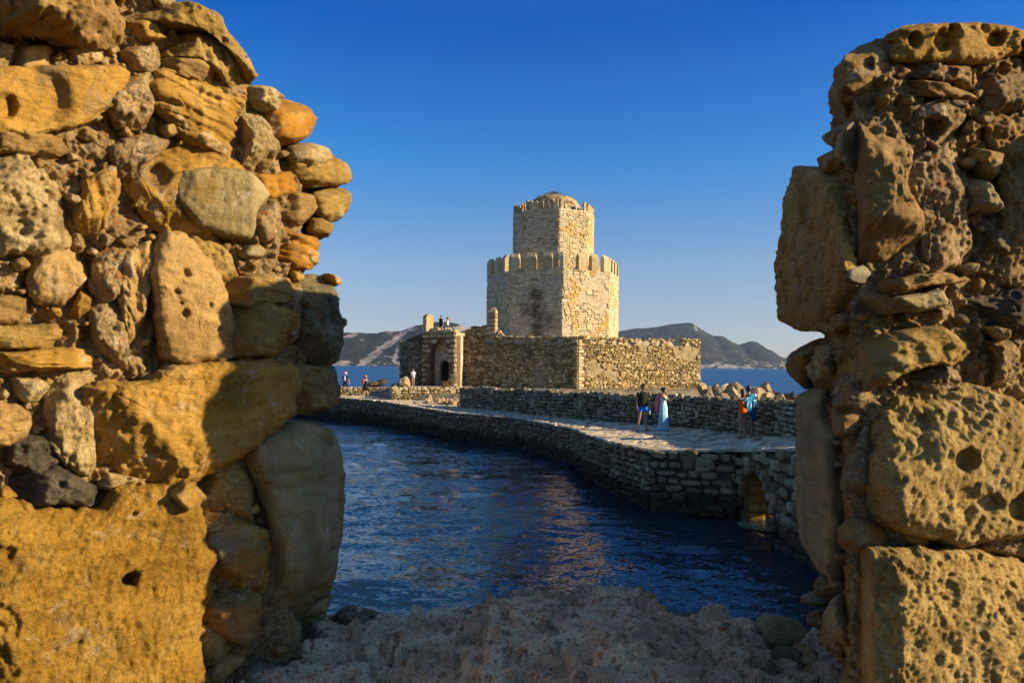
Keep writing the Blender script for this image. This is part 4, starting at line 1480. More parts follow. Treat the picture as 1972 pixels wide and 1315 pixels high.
def parapet_core(a, b, top, d=.55, step=.4):
    L = np.linalg.norm(b - a); t = (b - a) / L; n = np.array([t[1], -t[0]])
    bm = bmesh.new()
    xs = np.arange(0.1, L - .05, step)
    pr = None
    lo, hi = [], []
    xs = list(xs) + [L - .1]
    rowsv = []
    for x in xs:
        z = top(x / L) - .1
        p = a + t * x
        rowsv.append([bm.verts.new((*(p - n * .14), 5.5)), bm.verts.new((*(p - n * .14), z)), bm.verts.new((*(p - n * (d + .14)), z)), bm.verts.new((*(p - n * (d + .14)), 5.5))])
    for r0, r1 in zip(rowsv[:-1], rowsv[1:]):
        for k in range(3):
            bm.faces.new((r0[k], r1[k], r1[k + 1], r0[k + 1]))
    bm.faces.new(rowsv[0]); bm.faces.new(rowsv[-1][::-1])
    return adopt(obj_bm('parapet', bm, MC['pale']), fort)


for a, b, tf, zb in ((CL, CC, top_left, 1.5), (CC, CR, top_right, 1.1)):
    parapet_core(a, b, tf)
    slits = [3.0 + 1.25 * k for k in range(9)]
    fm.wall(a, b, zb, tf, MS['fort'], (.12, .27), (.18, .62), .065, 'rubble', .02, .05, wob=.0, roll=.08, patch=.38,
            skip=lambda x, z, w, h, s=slits: any(abs(x - q) < w / 2 + .06 and 5.95 < z < 6.45 for q in s))
    L = np.linalg.norm(b - a); t = (b - a) / L; n = np.array([t[1], -t[0]])
    x = 0
    while x < L:
        w = fm.rng.uniform(.3, .7)
        z = tf(min(1, (x + w / 2) / L))
        c = a + t * (x + w / 2) - n * .35
        fm.add((c[0], c[1], z - .08), (t[0], t[1], 0), (0, 0, 1), w - .03, fm.rng.uniform(.06, .11), .68, MS['fort'], 'rubble', 0, (-n[0], -n[1], 0))
        x += w
fm.wall(CR, CB, 1.1, lambda q: 6.75 if q < .12 else 6.5, MS['fort'], (.17, .28), (.28, .62), .06, 'rubble', .022, .04)
# corner merlon at the right end, thick through the wall
t = (CR - CC) / np.linalg.norm(CR - CC); n = np.array([t[1], -t[0]])
bm = bmesh.new()
p = CR - t * .95
q = [p - n * .12, CR - n * .12 - t * .1, CR - n * 2.0 - t * .1, p - n * 2.0]
bm_prism(bm, q, 5.6, 6.66)
adopt(obj_bm('merlon', bm, MS['fort']), fort)
fm.wall(p - n * 1.9, p, 5.6, 6.72, MS['fort'], (.17, .26), (.28, .5), .05, 'rubble', .02, .02)
# quoin stones on the lit corner
for z in np.arange(1.4, 6.5, .3):
    w = .62 if int(z / .3) % 2 else .4
    t2 = (CR - CC) / np.linalg.norm(CR - CC); n2_ = np.array([t2[1], -t2[0]])
    c = CC + t2 * w / 2
    fm.add((c[0], c[1], z), (t2[0], t2[1], 0), (n2_[0], n2_[1], 0), w, .075, .28, MS['tower'], 'ashlar')
    t3 = (CC - CL) / np.linalg.norm(CC - CL); n3 = np.array([t3[1], -t3[0]])
    w2 = 1.0 - w
    c = CC - t3 * w2 / 2
    fm.add((c[0], c[1], z), (t3[0], t3[1], 0), (n3[0], n3[1], 0), w2, .075, .28, MS['fort'], 'ashlar')
fm.build(300)

# striped pillar standing on the wall
pil = empty('pillar', (-1.3, 72.3, 7.0))
tag(pil, 'small striped stone and brick pillar standing up on the fort wall', 'pillar', kind='thing')
pm = Masonry(pil, 51)
pc = P(948, 640, 72.2)
bm = bmesh.new()
bm_box(bm, (pc[0], pc[1], 7.9), (.78, .62, 2.0), -.25)
adopt(obj_bm('pillar_core', bm, MC['tan']), pil)
z = 6.9; k = 0
while z < 8.95:
    hh = .27 if k % 2 == 0 else .09
    mat = MS['gate_stone'] if k % 2 == 0 else MS['brick']
    for (t, n, w, d) in (((math.cos(-.25), math.sin(-.25)), (math.sin(-.25), -math.cos(-.25)), .42, .31), ((math.sin(.25), math.cos(.25)), (math.cos(.25), -math.sin(.25)), .62, .39)):
        for s in ((-1, 1) if w < .5 else (0,)):
            c = np.array(pc[:2]) + np.array(n) * d + np.array(t) * s * w * .48
            pm.add((c[0], c[1], z + hh / 2), (*t, 0), (*n, 0), w - .02, .05, hh - .015, mat, 'ashlar')
    z += hh; k += 1
pm.add((pc[0], pc[1], 8.98), (1, 0, 0), (0, 0, 1), .8, .2, .6, MS['gate_stone'], 'rubble', 0, (0, 1, 0))
pm.build(60)

# ------------------------------------------------------------------ gatehouse
gate = empty('gatehouse', (-6.6, 71.2, 2.0))
tag(gate, 'ruined gatehouse with a tall arched doorway banded in pale stone and red brick', 'gatehouse', kind='thing')
GL, GR = np.array([-8.12, 71.7]), np.array([-5.05, 70.45])
gm = Masonry(gate, 61)
GT = (GR - GL) / np.linalg.norm(GR - GL); GN = np.array([GT[1], -GT[0]]); GLn = np.linalg.norm(GR - GL)


def arch_slab(name, s0, s1, z0, ztop, a0, a1, spring, rise, front, depth, mat):
    """Wall slab in the gate plane with an arched opening from a0 to a1; front = distance behind the facade."""
    pr = [(s0, z0), (s0, ztop), (s1, ztop), (s1, z0), (a1, z0), (a1, spring)]
    c = (a0 + a1) / 2; r = (a1 - a0) / 2
    for k in range(1, 14):
        an = math.pi * k / 14
        pr.append((c + r * math.cos(an), spring + rise * math.sin(an) ** .9))
    pr += [(a0, spring), (a0, z0)]
    bm = bmesh.new()
    f = [bm.verts.new((*(GL + GT * s - GN * front), z)) for s, z in pr]
    b = [bm.verts.new((*(GL + GT * s - GN * (front + depth)), z)) for s, z in pr]
    bm.faces.new(f); bm.faces.new(b[::-1])
    for i in range(len(pr)):
        j = (i + 1) % len(pr)
        bm.faces.new((f[i], f[j], b[j], b[i]))
    return adopt(obj_bm(name, bm, mat), gate)


BRK = core_mat('worn_brick_vault', (0.15, 0.10, 0.06), 4)
arch_slab('front_wall', 0.02, GLn - .02, 1.2, 6.85, .74, 2.66, 4.75, 1.35, .1, 1.0, BRK)
arch_slab('door_wall', 0.0, GLn, 1.2, 6.6, 1.2, 2.3, 3.9, .55, 1.12, .5, MC['tan'])
bm = bmesh.new()
q0, q1 = GL - GN * 3.2, GR - GN * 3.2
bm_prism(bm, [q0, q1, q1 - GN * .4, q0 - GN * .4], 1.2, 6.6)
adopt(obj_bm('back_wall', bm, MC['dark']), gate)
bm = bmesh.new()
bm_prism(bm, [GL - GN * .12, GR - GN * .12, GR - GN * 6.0, GL - GN * 6.0], 6.62, 6.9)
adopt(obj_bm('roof', bm, MC['pale']), gate)


def gskip(x, z, w, h):
    c, r = 1.70, .96
    if z < 4.75: return abs(x - c) < r + w * .32
    return math.hypot((x - c), (z - 4.75) * r / 1.35) < r + min(w, h) * .35


z = 1.7; k = 0
while z < 6.9:
    stone = k % 2 == 0
    hh = gm.rng.uniform(.30, .36) if stone else gm.rng.uniform(.08, .11)
    gm.wall(GL, GR, z, z + hh, MS['gate_stone'] if stone else MS['brick'], (hh, hh), (.45, .95) if stone else (.2, .34), .07, 'ashlar', .02, .02 if stone else .12, skip=gskip)
    gm.wall(GR, np.array([-4.78, 72.45]), z, z + hh, MS['gate_stone'] if stone else MS['brick'], (hh, hh), (.4, .7), .07, 'ashlar', .02, .02)
    z += hh; k += 1
for k in range(34):      # loose stones on the broken top
    s = gm.rng.uniform(.2, GLn - .2)
    c = GL + GT * s - GN * gm.rng.uniform(.1, .9)
    gm.add((c[0], c[1], 6.95 + gm.rng.uniform(0, .1)), (GT[0], GT[1], 0), (0, 0, 1), gm.rng.uniform(.25, .5), gm.rng.uniform(.1, .3), .4, MS['gate_stone'], 'rubble', 0, (-GN[0], -GN[1], 0))
gm.build(300)

# rounded stone post on the gatehouse
post = empty('stone_post', tuple(P(824, 634, 71.6)))
tag(post, 'upright stone post with a rounded top at the left end of the gatehouse roof', 'post')
bm = bmesh.new()
pp = np.array(P(824.5, 634, 71.6))
pt = np.array([math.cos(.62), math.sin(.62)]); pn = np.array([pt[1], -pt[0]])
W_, D_ = .74, .62
outl = [(-.5, 0), (.5, 0), (.5, .80)] + [(.5 * math.cos(a), .80 + .24 * math.sin(a)) for a in np.linspace(.3, math.pi - .3, 7)] + [(-.5, .80)]
f = [bm.verts.new((*(pp[:2] + pt * x * W_ + pn * D_ / 2), 7.0 + z * 1.5)) for x, z in outl]
b = [bm.verts.new((*(pp[:2] + pt * x * W_ - pn * D_ / 2), 7.0 + z * 1.5)) for x, z in outl]
bm.faces.new(f); bm.faces.new(b[::-1])
for i in range(len(outl)):
    j = (i + 1) % len(outl); bm.faces.new((f[i], f[j], b[j], b[i]))
bmesh.ops.subdivide_edges(bm, edges=bm.edges[:], cuts=2, use_grid_fill=True)
for v in bm.verts:
    v.co += Vector((rw.uniform(-1, 1), rw.uniform(-1, 1), rw.uniform(-1, 1))) * .02
adopt(obj_bm('post_shaft', bm, MTW), post)

# rounded bastion left of the gate
bast = empty('bastion', (-9.0, 73, 1.5))
tag(bast, 'rounded dark rubble bastion wall standing to the left of the gatehouse', 'bastion', kind='thing')
bmz = Masonry(bast, 71)
arc = []
for k in range(7):
    f_ = k / 6
    px = 770 + 44 * f_
    Yk = 72.2 + 1.6 * (1 - f_) ** 2
    arc.append(P(px, 700, Yk)[:2])
arc = [arc[0] + (0.6, 2.5), ] + arc
tops = [6.1, 6.2, 6.2, 6.15, 6.05, 5.95, 6.3, 7.0]
bm = bmesh.new()
n_ = len(arc)
cb = np.array([-7.2, 76.5])
fr = [p + (cb - p) / np.linalg.norm(cb - p) * .14 for p in arc]
bm_prism(bm, fr + [np.array([-6.5, 76.0])], 0.6, [q - .1 for q in tops] + [6.0])
adopt(obj_bm('bastion_core', bm, MC['dark']), bast)
for i in range(n_ - 1):
    bmz.wall(arc[i], arc[i + 1], 1.2, lambda q, i=i: tops[i] * (1 - q) + tops[i + 1] * q, MS['parapet'], (.15, .25), (.2, .5), .06, 'rubble', .02, .05, roll=.08)
bmz.build(300)

# low sunlit walls beside the path in front of the gate
low = empty('low_wall', (-8, 57, 1.5))
tag(low, 'low sunlit retaining wall of golden rubble along the far end of the path', 'low wall', kind='thing')
lw = Masonry(low, 81)
segs = [(np.array([-21, 61.2]), np.array([-13.8, 62.4]), 2.16, 2.16), (np.array([-13.8, 62.4]), np.array([-9.2, 63.3]), 2.16, 2.2), (np.array([-8.5, 56.2]), np.array([-5.9, 56.8]), 2.36, 2.38), (np.array([-5.9, 56.8]), np.array([-3.2, 57.6]), 2.38, 2.36)]
for i, (a, b, za, zb_) in enumerate(segs):
    t = (b - a) / np.linalg.norm(b - a); n = np.array([t[1], -t[0]])
    bm = bmesh.new()
    bm_prism(bm, [a - n * .1, b - n * .1, b - n * (1.0 if i < 2 else 1.8), a - n * (1.0 if i < 2 else 1.8)], .8, [za - .06, zb_ - .06, zb_ - .06, za - .06])
    adopt(obj_bm('wall_core', bm, MC['pale']), low)
    lw.wall(a, b, 1.25, lambda q, za=za, zb_=zb_: za * (1 - q) + zb_ * q, MS['pale_wall'], (.13, .24), (.2, .5), .08, 'rubble', .02, .02, roll=.08)
    L = np.linalg.norm(b - a); x = 0
    while x < L:
        w = lw.rng.uniform(.25, .55)
        for k in range(2 if i < 2 else 3):
            c = a + t * (x + w / 2) - n * (.25 + .42 * k)
            lw.add((c[0], c[1], za - .05 + lw.rng.uniform(-.02, .03)), (t[0], t[1], 0), (0, 0, 1), w - .03, lw.rng.uniform(.05, .1), .4, MS['pale_wall'], 'rubble', 0, (-n[0], -n[1], 0))
        x += w
# end face of the higher part
lw.wall(np.array([-9.2, 63.3]), np.array([-8.5, 56.2]), 1.3, 2.34, MS['pale_wall'], (.15, .24), (.25, .5), .06, 'rubble', .02, .02)
lw.build(300)
for k in range(24):
    px = 812 + rngb.uniform(0, 74); py = 771 + (px - 812) * .1 + rngb.uniform(-4, 5)
    boulder(px, py, 53.5 + rngb.uniform(-2, 1.5), rngb.uniform(10, 20), False, 'pale stone fallen at the foot of the low sunlit wall by the parapet end', 'fallen stones at the low wall')
boulder(731, 738, 67, 40, True, 'long dark rock on the shore behind the woman carrying a child', None, .45)
boulder(716, 739, 66, 26, True, 'low dark rock just behind the head of the woman carrying a child', None, .5)
boulder(778, 737, 69.5, 26, False, 'sunlit rock beside the person in denim shorts', None, 1.0)
for nm in ('A',):
    pass

# dry shrub in the sun at the foot of the gate
LEAF = flat_mat('dry_shrub_leaf', (0.22, 0.17, 0.06))
TWIG = flat_mat('shrub_twig', (0.12, 0.08, 0.045))
shrub = empty('shrub', tuple(P(861, 746, 67.5)))
tag(shrub, 'dry golden shrub growing at the foot of the gatehouse doorway', 'shrub')
sv, sf, st_ = [], [], []
rs = random.Random(8)
c0 = np.array(shrub.location)
cl = [(-.35, 0, .25, .35), (.15, .1, .35, .42), (.5, 0, .55, .4), (-.1, -.2, .2, .35), (.55, .2, .85, .28)]
for k in range(1500):
    bx, by, bz, br = rs.choice(cl)
    d = np.array([rs.gauss(0, 1), rs.gauss(0, 1), rs.gauss(0, 1)]); d /= np.linalg.norm(d)
    p = c0 + np.array([bx, by, bz]) + d * br * rs.random() ** .4
    if p[2] < c0[2]: continue
    u = np.array([rs.gauss(0, 1), rs.gauss(0, 1), rs.gauss(0, 1)]); u /= np.linalg.norm(u)
    w = np.cross(u, d); w /= np.linalg.norm(w) + 1e-6
    s = rs.uniform(.03, .07); i0 = len(sv)
    sv += [p - u * s, p + w * s * .5, p + u * s, p - w * s * .5]; sf.append((i0, i0 + 1, i0 + 2, i0 + 3))
o = adopt(obj_np('foliage', np.array(sv), np.array(sf), LEAF, None, False), shrub); o['kind'] = 'stuff'
bm = bmesh.new()
for bx, by, bz, br in cl:
    a = Vector(c0) + Vector((bx * .2, by * .2, -.15)); b = Vector(c0) + Vector((bx, by, bz))
    m_ = bmesh.ops.create_cone(bm, cap_ends=True, segments=6, radius1=.03, radius2=.012, depth=(b - a).length)
    rot = (b - a).to_track_quat('Z', 'Y').to_matrix().to_4x4()
    bmesh.ops.transform(bm, matrix=Matrix.Translation((a + b) / 2) @ rot, verts=m_['verts'])
o = adopt(obj_bm('stem', bm, TWIG), shrub)
o['kind'] = 'stuff'
# ------------------------------------------------------------------ people
SKIN = flat_mat('sunburnt_skin', (0.44, 0.23, 0.135), 0.55, 0.35)
SKIN_T = flat_mat('tanned_skin', (0.36, 0.175, 0.095), 0.55, 0.35)
HAIR_D = flat_mat('dark_brown_hair', (0.018, 0.012, 0.009), 0.5, 0.4)
HAIR_B = flat_mat('brown_hair', (0.06, 0.03, 0.015), 0.5, 0.4)
HAIR_R = flat_mat('auburn_hair', (0.30, 0.10, 0.025), 0.5, 0.4)
HAIR_L = flat_mat('blonde_hair', (0.50, 0.33, 0.12), 0.5, 0.4)
EYE = flat_mat('eye_dark', (0.012, 0.010, 0.009), 0.2, 0.5)
cloth = lambda n, c: flat_mat(n, c, 0.85, 0.1)
C_TEE = cloth('dark_green_tee', (0.022, 0.030, 0.016))
C_BLUE = cloth('bright_blue_shorts', (0.012, 0.16, 0.62))
C_ORANGE = cloth('orange_swimsuit', (0.85, 0.13, 0.01))
C_NAVY = cloth('navy_cloth', (0.014, 0.017, 0.036))
C_BLACK = cloth('black_cloth', (0.014, 0.013, 0.014))
C_WHITE = cloth('white_cloth', (0.72, 0.70, 0.68))
C_DENIM = cloth('denim_cloth', (0.10, 0.17, 0.32))
C_PINK = cloth('pink_cloth', (0.72, 0.16, 0.20))
C_HAT = cloth('pale_pink_hat_cloth', (0.72, 0.50, 0.44))
C_STRAW = cloth('straw_hat', (0.55, 0.28, 0.08))
C_SHOE = cloth('sandal_leather', (0.07, 0.04, 0.025))
C_SHOE_W = cloth('white_shoe', (0.62, 0.60, 0.56))
C_MAROON = cloth('maroon_cloth', (0.11, 0.025, 0.03))


def skin_mesh(V, Ed, Rd, root=0, sub=1):
    me = bpy.data.meshes.new('tmp')
    me.from_pydata([tuple(v) for v in V], Ed, [])
    ob = bpy.data.objects.new('tmp', me)
    COL.objects.link(ob)
    md = ob.modifiers.new('Skin', 'SKIN')
    md.use_smooth_shade = True
    for i, sv in enumerate(me.skin_vertices[0].data):
        r = Rd[i]
        sv.radius = (r, r) if np.isscalar(r) else r
        sv.use_root = (i == root)
    ss = ob.modifiers.new('Sub', 'SUBSURF')
    ss.levels = sub; ss.render_levels = sub
    dg = bpy.context.evaluated_depsgraph_get()
    dg.update()
    m2 = bpy.data.meshes.new_from_object(ob.evaluated_get(dg))
    bpy.data.objects.remove(ob)
    bpy.data.meshes.remove(me)
    return m2


BASE = dict(pelvis=(0, 0, .95), waist=(0, 0, 1.10), chest=(0, .005, 1.30), neck=(0, .015, 1.47), head=(0, -.012, 1.63),
            sh_l=(-.175, .01, 1.41), el_l=(-.225, .03, 1.14), wr_l=(-.24, -.04, .89), ha_l=(-.24, -.07, .80),
            sh_r=(.175, .01, 1.41), el_r=(.225, .03, 1.14), wr_r=(.24, -.04, .89), ha_r=(.24, -.07, .80),
            hip_l=(-.09, 0, .90), kn_l=(-.10, -.02, .50), an_l=(-.11, .02, .085), to_l=(-.13, -.14, .03),
            hip_r=(.09, 0, .90), kn_r=(.10, -.02, .50), an_r=(.11, .02, .085), to_r=(.13, -.14, .03))
RAD = dict(pelvis=(.135, .10), waist=(.115, .085), chest=(.145, .10), neck=.052, sh_l=.058, el_l=.042, wr_l=.03, ha_l=(.036, .02),
           hip_l=.088, kn_l=.056, an_l=.037, to_l=(.038, .025))
for k in list(RAD):
    if k.endswith('_l'): RAD[k[:-1] + 'r'] = RAD[k]
EDG = [('pelvis', 'waist'), ('waist', 'chest'), ('chest', 'neck'), ('chest', 'sh_l'), ('sh_l', 'el_l'), ('el_l', 'wr_l'), ('wr_l', 'ha_l'),
       ('chest', 'sh_r'), ('sh_r', 'el_r'), ('el_r', 'wr_r'), ('wr_r', 'ha_r'), ('pelvis', 'hip_l'), ('hip_l', 'kn_l'), ('kn_l', 'an_l'), ('an_l', 'to_l'),
       ('pelvis', 'hip_r'), ('hip_r', 'kn_r'), ('kn_r', 'an_r'), ('an_r', 'to_r')]


def lerp(a, b, t):
    return tuple(np.array(a) * (1 - t) + np.array(b) * t)


def person(label, group=None, at=(0, 0, 0), height=1.75, yaw=0.0, pose=None, skin=SKIN, hair=HAIR_D, hairstyle='short', wear=(), slim=1.0, look=0.0, glasses=False):
    J = dict(BASE)
    if pose: J.update(pose)
    rt = empty('person', at, yaw)
    sc = height / 1.755
    rt.scale = (sc, sc, sc)
    tag(rt, label, 'person', group)
    names = [k for k in J if k != 'head']
    idx = {k: i for i, k in enumerate(names)}
    V = [J[k] for k in names]; Rd = []
    for k in names:
        r = RAD[k]
        Rd.append(tuple(np.array(r if not np.isscalar(r) else (r, r)) * (slim * 1.06 if k not in ('neck',) else 1)))
    Ed = [(idx[a], idx[b]) for a, b in EDG]
    hp = np.array(J['head']); nk = np.array(J['neck'])
    V.append(tuple(nk * .35 + hp * .65)); Rd.append((.05, .05)); Ed.append((idx['neck'], len(V) - 1))
    me = skin_mesh(V, Ed, Rd, idx['pelvis'])
    bm = bmesh.new(); bm.from_mesh(me)
    bpy.data.meshes.remove(me)
    # head with jaw, brow, nose, ears
    R3 = Matrix.Rotation(look, 4, 'Z')
    r_ = bmesh.ops.create_uvsphere(bm, u_segments=20, v_segments=14, radius=1.0)
    for v in r_['verts']:
        x, y, z = v.co
        w = .078 * (1 - .22 * max(0, -z) ** 1.5); d = .096 * (1 - .10 * max(0, -z))
        X, Y, Z = x * w, y * d, z * .118
        if y < -.55 and abs(x) < .28 and -.45 < z < .12:
            Y -= .022 * (1 - abs(x) / .28) * (1 - abs(z + .16) / .3)
        if y < -.6 and -.1 < z < .12 and .2 < abs(x) < .55: Y += .008
        if y < -.6 and -.62 < z < -.5 and abs(x) < .35: Y -= .004
        v.co = R3 @ Vector((X, Y, Z)) + Vector(hp)
    for s in (-1, 1):
        e = bmesh.ops.create_uvsphere(bm, u_segments=8, v_segments=6, radius=.024)
        bmesh.ops.transform(bm, matrix=Matrix.Translation(hp) @ R3 @ Matrix.Translation((s * .078, .008, -.005)) @ Matrix.Diagonal((.35, .8, 1.25, 1)), verts=e['verts'])
    n_skin = len(bm.faces)
    # fingers: four unequal, bent, and a thumb from the side of the palm
    for sd in ('l', 'r'):
        h = Vector(J['ha_' + sd]); w = Vector(J['wr_' + sd])
        d = (h - w).normalized()
        sidev = d.cross(Vector((1, 0, 0)) if abs(d.x) < .8 else Vector((0, 0, 1))).normalized()
        nv = d.cross(sidev)
        for q, (o_, ln) in enumerate(((-.027, .062), (-.009, .074), (.009, .070), (.026, .055), (-.036, .05))):
            base = h + sidev * o_ + d * (.012 if q < 4 else -.03)
            dr = d if q < 4 else (d * .75 - sidev * .65).normalized()
            mid = base + dr * ln * .55
            tip = mid + (dr * .8 + nv * .5).normalized() * ln * .5
            ring = []
            for p, r in ((base, .0095), (mid, .0085), (tip, .006)):
                ring.append([bm.verts.new(p + sidev * (r * math.cos(a)) + nv * (r * math.sin(a))) for a in (0, 1.571, 3.142, 4.712)])
            for a in (0, 1):
                for c in range(4):
                    bm.faces.new((ring[a][c], ring[a][(c + 1) % 4], ring[a + 1][(c + 1) % 4], ring[a + 1][c]))
            bm.faces.new(ring[2])
    n_b = len(bm.faces)
    for s in (-1, 1):
        e = bmesh.ops.create_uvsphere(bm, u_segments=8, v_segments=6, radius=.0125 if not glasses else .026)
        bmesh.ops.transform(bm, matrix=Matrix.Translation(hp) @ R3 @ Matrix.Translation((s * .031, -.087, .012)) @ Matrix.Diagonal((1.2, .45, .8, 1)), verts=e['verts'])
    mth = bmesh.ops.create_uvsphere(bm, u_segments=8, v_segments=6, radius=.02)
    bmesh.ops.transform(bm, matrix=Matrix.Translation(hp) @ R3 @ Matrix.Translation((0, -.083, -.062)) @ Matrix.Diagonal((1.1, .4, .22, 1)), verts=mth['verts'])
    bm.faces.ensure_lookup_table()
    nm = len(mth['verts'])
    for i, f in enumerate(bm.faces):
        f.smooth = True
        f.material_index = 1 if i >= n_b else 0
    me = bpy.data.meshes.new('body'); bm.to_mesh(me); bm.free()
    me.materials.append(skin); me.materials.append(EYE)
    link(bpy.data.objects.new('body', me), rt)
    # hair
    if hairstyle:
        bm = bmesh.new()
        r_ = bmesh.ops.create_uvsphere(bm, u_segments=18, v_segments=12, radius=1.0)
        for v in r_['verts']:
            x, y, z = v.co
            z2 = z
            if y < -.25: z2 = max(z, .30 - .25 * (y + 1))
            elif z < (-.25 if hairstyle == 'short' else -.8): z2 = (-.25 if hairstyle == 'short' else -.8)
            n = vnoise(np.array([[x * 6, y * 6, z * 6]]), 3)[0] * .03
            v.co = R3 @ Vector((x * .086 * (1 + n), y * .104 * (1 + n) + .006, z2 * .128 + .004)) + Vector(hp)
        if hairstyle in ('bun', 'pony'):
            e = bmesh.ops.create_uvsphere(bm, u_segments=10, v_segments=8, radius=.05)
            off = (0, .125, .03) if hairstyle == 'bun' else (0, .11, -.06)
            bmesh.ops.transform(bm, matrix=Matrix.Translation(hp) @ R3 @ Matrix.Translation(off) @ Matrix.Diagonal((1, 1, 1 if hairstyle == 'bun' else 2.4, 1)), verts=e['verts'])
        if hairstyle == 'long':
            e = bmesh.ops.create_uvsphere(bm, u_segments=12, v_segments=8, radius=.085)
            bmesh.ops.transform(bm, matrix=Matrix.Translation(hp) @ R3 @ Matrix.Translation((0, .055, -.13)) @ Matrix.Diagonal((1, .6, 1.7, 1)), verts=e['verts'])
        obj_bm('hair', bm, hair, rt, True)
    for w in wear:
        kind, mat = w[0], w[1]
        if kind in ('tee', 'swimsuit'):
            bm = bmesh.new()
            n_ = 22
            if kind == 'tee':
                prof = [(.915, .172, .122), (.94, .178, .128), (1.0, .170, .122), (1.12, .162, .116), (1.27, .186, .124), (1.36, .20, .116), (1.42, .176, .10), (1.455, .11, .082), (1.475, .075, .07)]
            else:
                prof = [(.80, .05, .05), (.85, .105, .10), (.90, .158, .118), (.97, .172, .126), (1.10, .136, .104), (1.24, .156, .120), (1.32, .158, .108), (1.39, .12, .08)]
            rings = []
            for z, rx, ry in prof:
                rings.append([bm.verts.new((rx * slim * 1.04 * math.cos(a_), ry * slim * 1.04 * math.sin(a_) + .008, z + .012 * math.sin(3 * a_ + z * 9) * (z < 1.2))) for a_ in np.linspace(0, 2 * math.pi, n_, endpoint=False)])
            for a_, b_ in zip(rings[:-1], rings[1:]):
                for q in range(n_): bm.faces.new((a_[q], a_[(q + 1) % n_], b_[(q + 1) % n_], b_[q]))
            bm.faces.new(rings[0][::-1]); bm.faces.new(rings[-1])
            if kind == 'tee':
                fr_ = w[2] if len(w) > 2 else .55
                for sd in ('l', 'r'):
                    p0 = Vector(lerp(J['sh_' + sd], J['chest'], .18)); p1 = Vector(J['sh_' + sd]); p2 = Vector(lerp(J['sh_' + sd], J['el_' + sd], fr_))
                    dv = (p2 - p1).normalized(); sx_ = dv.cross(Vector((0, 1, .1))).normalized(); sy_ = dv.cross(sx_)
                    rr = []
                    for pt_, r in ((p0 + Vector((0, 0, .0)), .062), (p1 + Vector((0, 0, .012)), .074), (lerp(p1, p2, .5), .07), (p2, .068)):
                        rr.append([bm.verts.new(Vector(pt_) + sx_ * (r * slim * math.cos(a_)) + sy_ * (r * slim * math.sin(a_))) for a_ in np.linspace(0, 2 * math.pi, 14, endpoint=False)])
                    for a_, b_ in zip(rr[:-1], rr[1:]):
                        for q in range(14): bm.faces.new((a_[q], a_[(q + 1) % 14], b_[(q + 1) % 14], b_[q]))
                    bm.faces.new(rr[0][::-1]); bm.faces.new(rr[-1])
            obj_bm('shirt' if kind == 'tee' else 'swimsuit', bm, mat, rt, True)
            continue
        elif kind in ('shorts', 'trousers'):
            f = w[2] if len(w) > 2 else .55
            pts = dict(w=lerp(J['pelvis'], J['waist'], .45), p=J['pelvis'], hl=J['hip_l'], hr=J['hip_r'])
            ed = [('w', 'p'), ('p', 'hl'), ('p', 'hr')]
            rr = dict(w=(.135, .108), p=(.152, .122), hl=.108, hr=.108)
            if kind == 'shorts':
                pts.update(kl=lerp(J['hip_l'], J['kn_l'], f), kr=lerp(J['hip_r'], J['kn_r'], f)); ed += [('hl', 'kl'), ('hr', 'kr')]; rr.update(kl=.098, kr=.098)
            else:
                pts.update(kl=J['kn_l'], kr=J['kn_r'], al=lerp(J['kn_l'], J['an_l'], .92), ar=lerp(J['kn_r'], J['an_r'], .92))
                ed += [('hl', 'kl'), ('hr', 'kr'), ('kl', 'al'), ('kr', 'ar')]; rr.update(kl=.078, kr=.078, al=.062, ar=.062)
            ks = list(pts); ix = {k: i for i, k in enumerate(ks)}
            m_ = skin_mesh([pts[k] for k in ks], [(ix[a], ix[b]) for a, b in ed], [tuple(np.array(rr[k] if not np.isscalar(rr[k]) else (rr[k],) * 2) * slim) for k in ks], ix['p'])
        elif kind == 'hat':
            bm = bmesh.new()
            n_ = 20; prof = [(0, .135), (.06, .132), (.092, .10), (.10, .035), (.115, .025), (w[2], .0), (w[2] - .005, -.006), (.10, .02)]
            rings = []
            for r, z in prof:
                rings.append([bm.verts.new(R3 @ Vector((r * math.cos(a), r * 1.12 * math.sin(a), z + .012 * math.sin(2 * a) * (r > .11))) + Vector(hp) + Vector((0, .004, .03))) for a in np.linspace(0, 2 * math.pi, n_, endpoint=False)] if r > 0 else [bm.verts.new(Vector(hp) + Vector((0, .004, z + .03)))])
            for a, b in zip(rings[:-1], rings[1:]):
                for q in range(n_):
                    if len(a) == 1: bm.faces.new((a[0], b[q], b[(q + 1) % n_]))
                    else: bm.faces.new((a[q], b[q], b[(q + 1) % n_], a[(q + 1) % n_]))
            obj_bm('hat', bm, mat, rt, True)
            continue
        elif kind == 'shoes':
            for sd in ('l', 'r'):
                a, t_ = Vector(J['an_' + sd]), Vector(J['to_' + sd])
                bm = bmesh.new()
                dv = (t_ - a); dv.z = 0
                e = bmesh.ops.create_uvsphere(bm, u_segments=10, v_segments=8, radius=1.0)
                rot = math.atan2(dv.y, dv.x)
                c = (a + t_) / 2 + dv * .12
                zz = min(a.z - .05, t_.z)
                bmesh.ops.transform(bm, matrix=Matrix.Translation((c.x, c.y, zz - .008)) @ Matrix.Rotation(rot, 4, 'Z') @ Matrix.Diagonal((.14, .05, w[2] if len(w) > 2 else .022, 1)), verts=e['verts'])
                obj_bm('shoe', bm, mat, rt, True)
            continue
        elif kind == 'skirt':
            bm = bmesh.new(); n_ = 48; rings = []
            px_, py_, _ = J['pelvis']
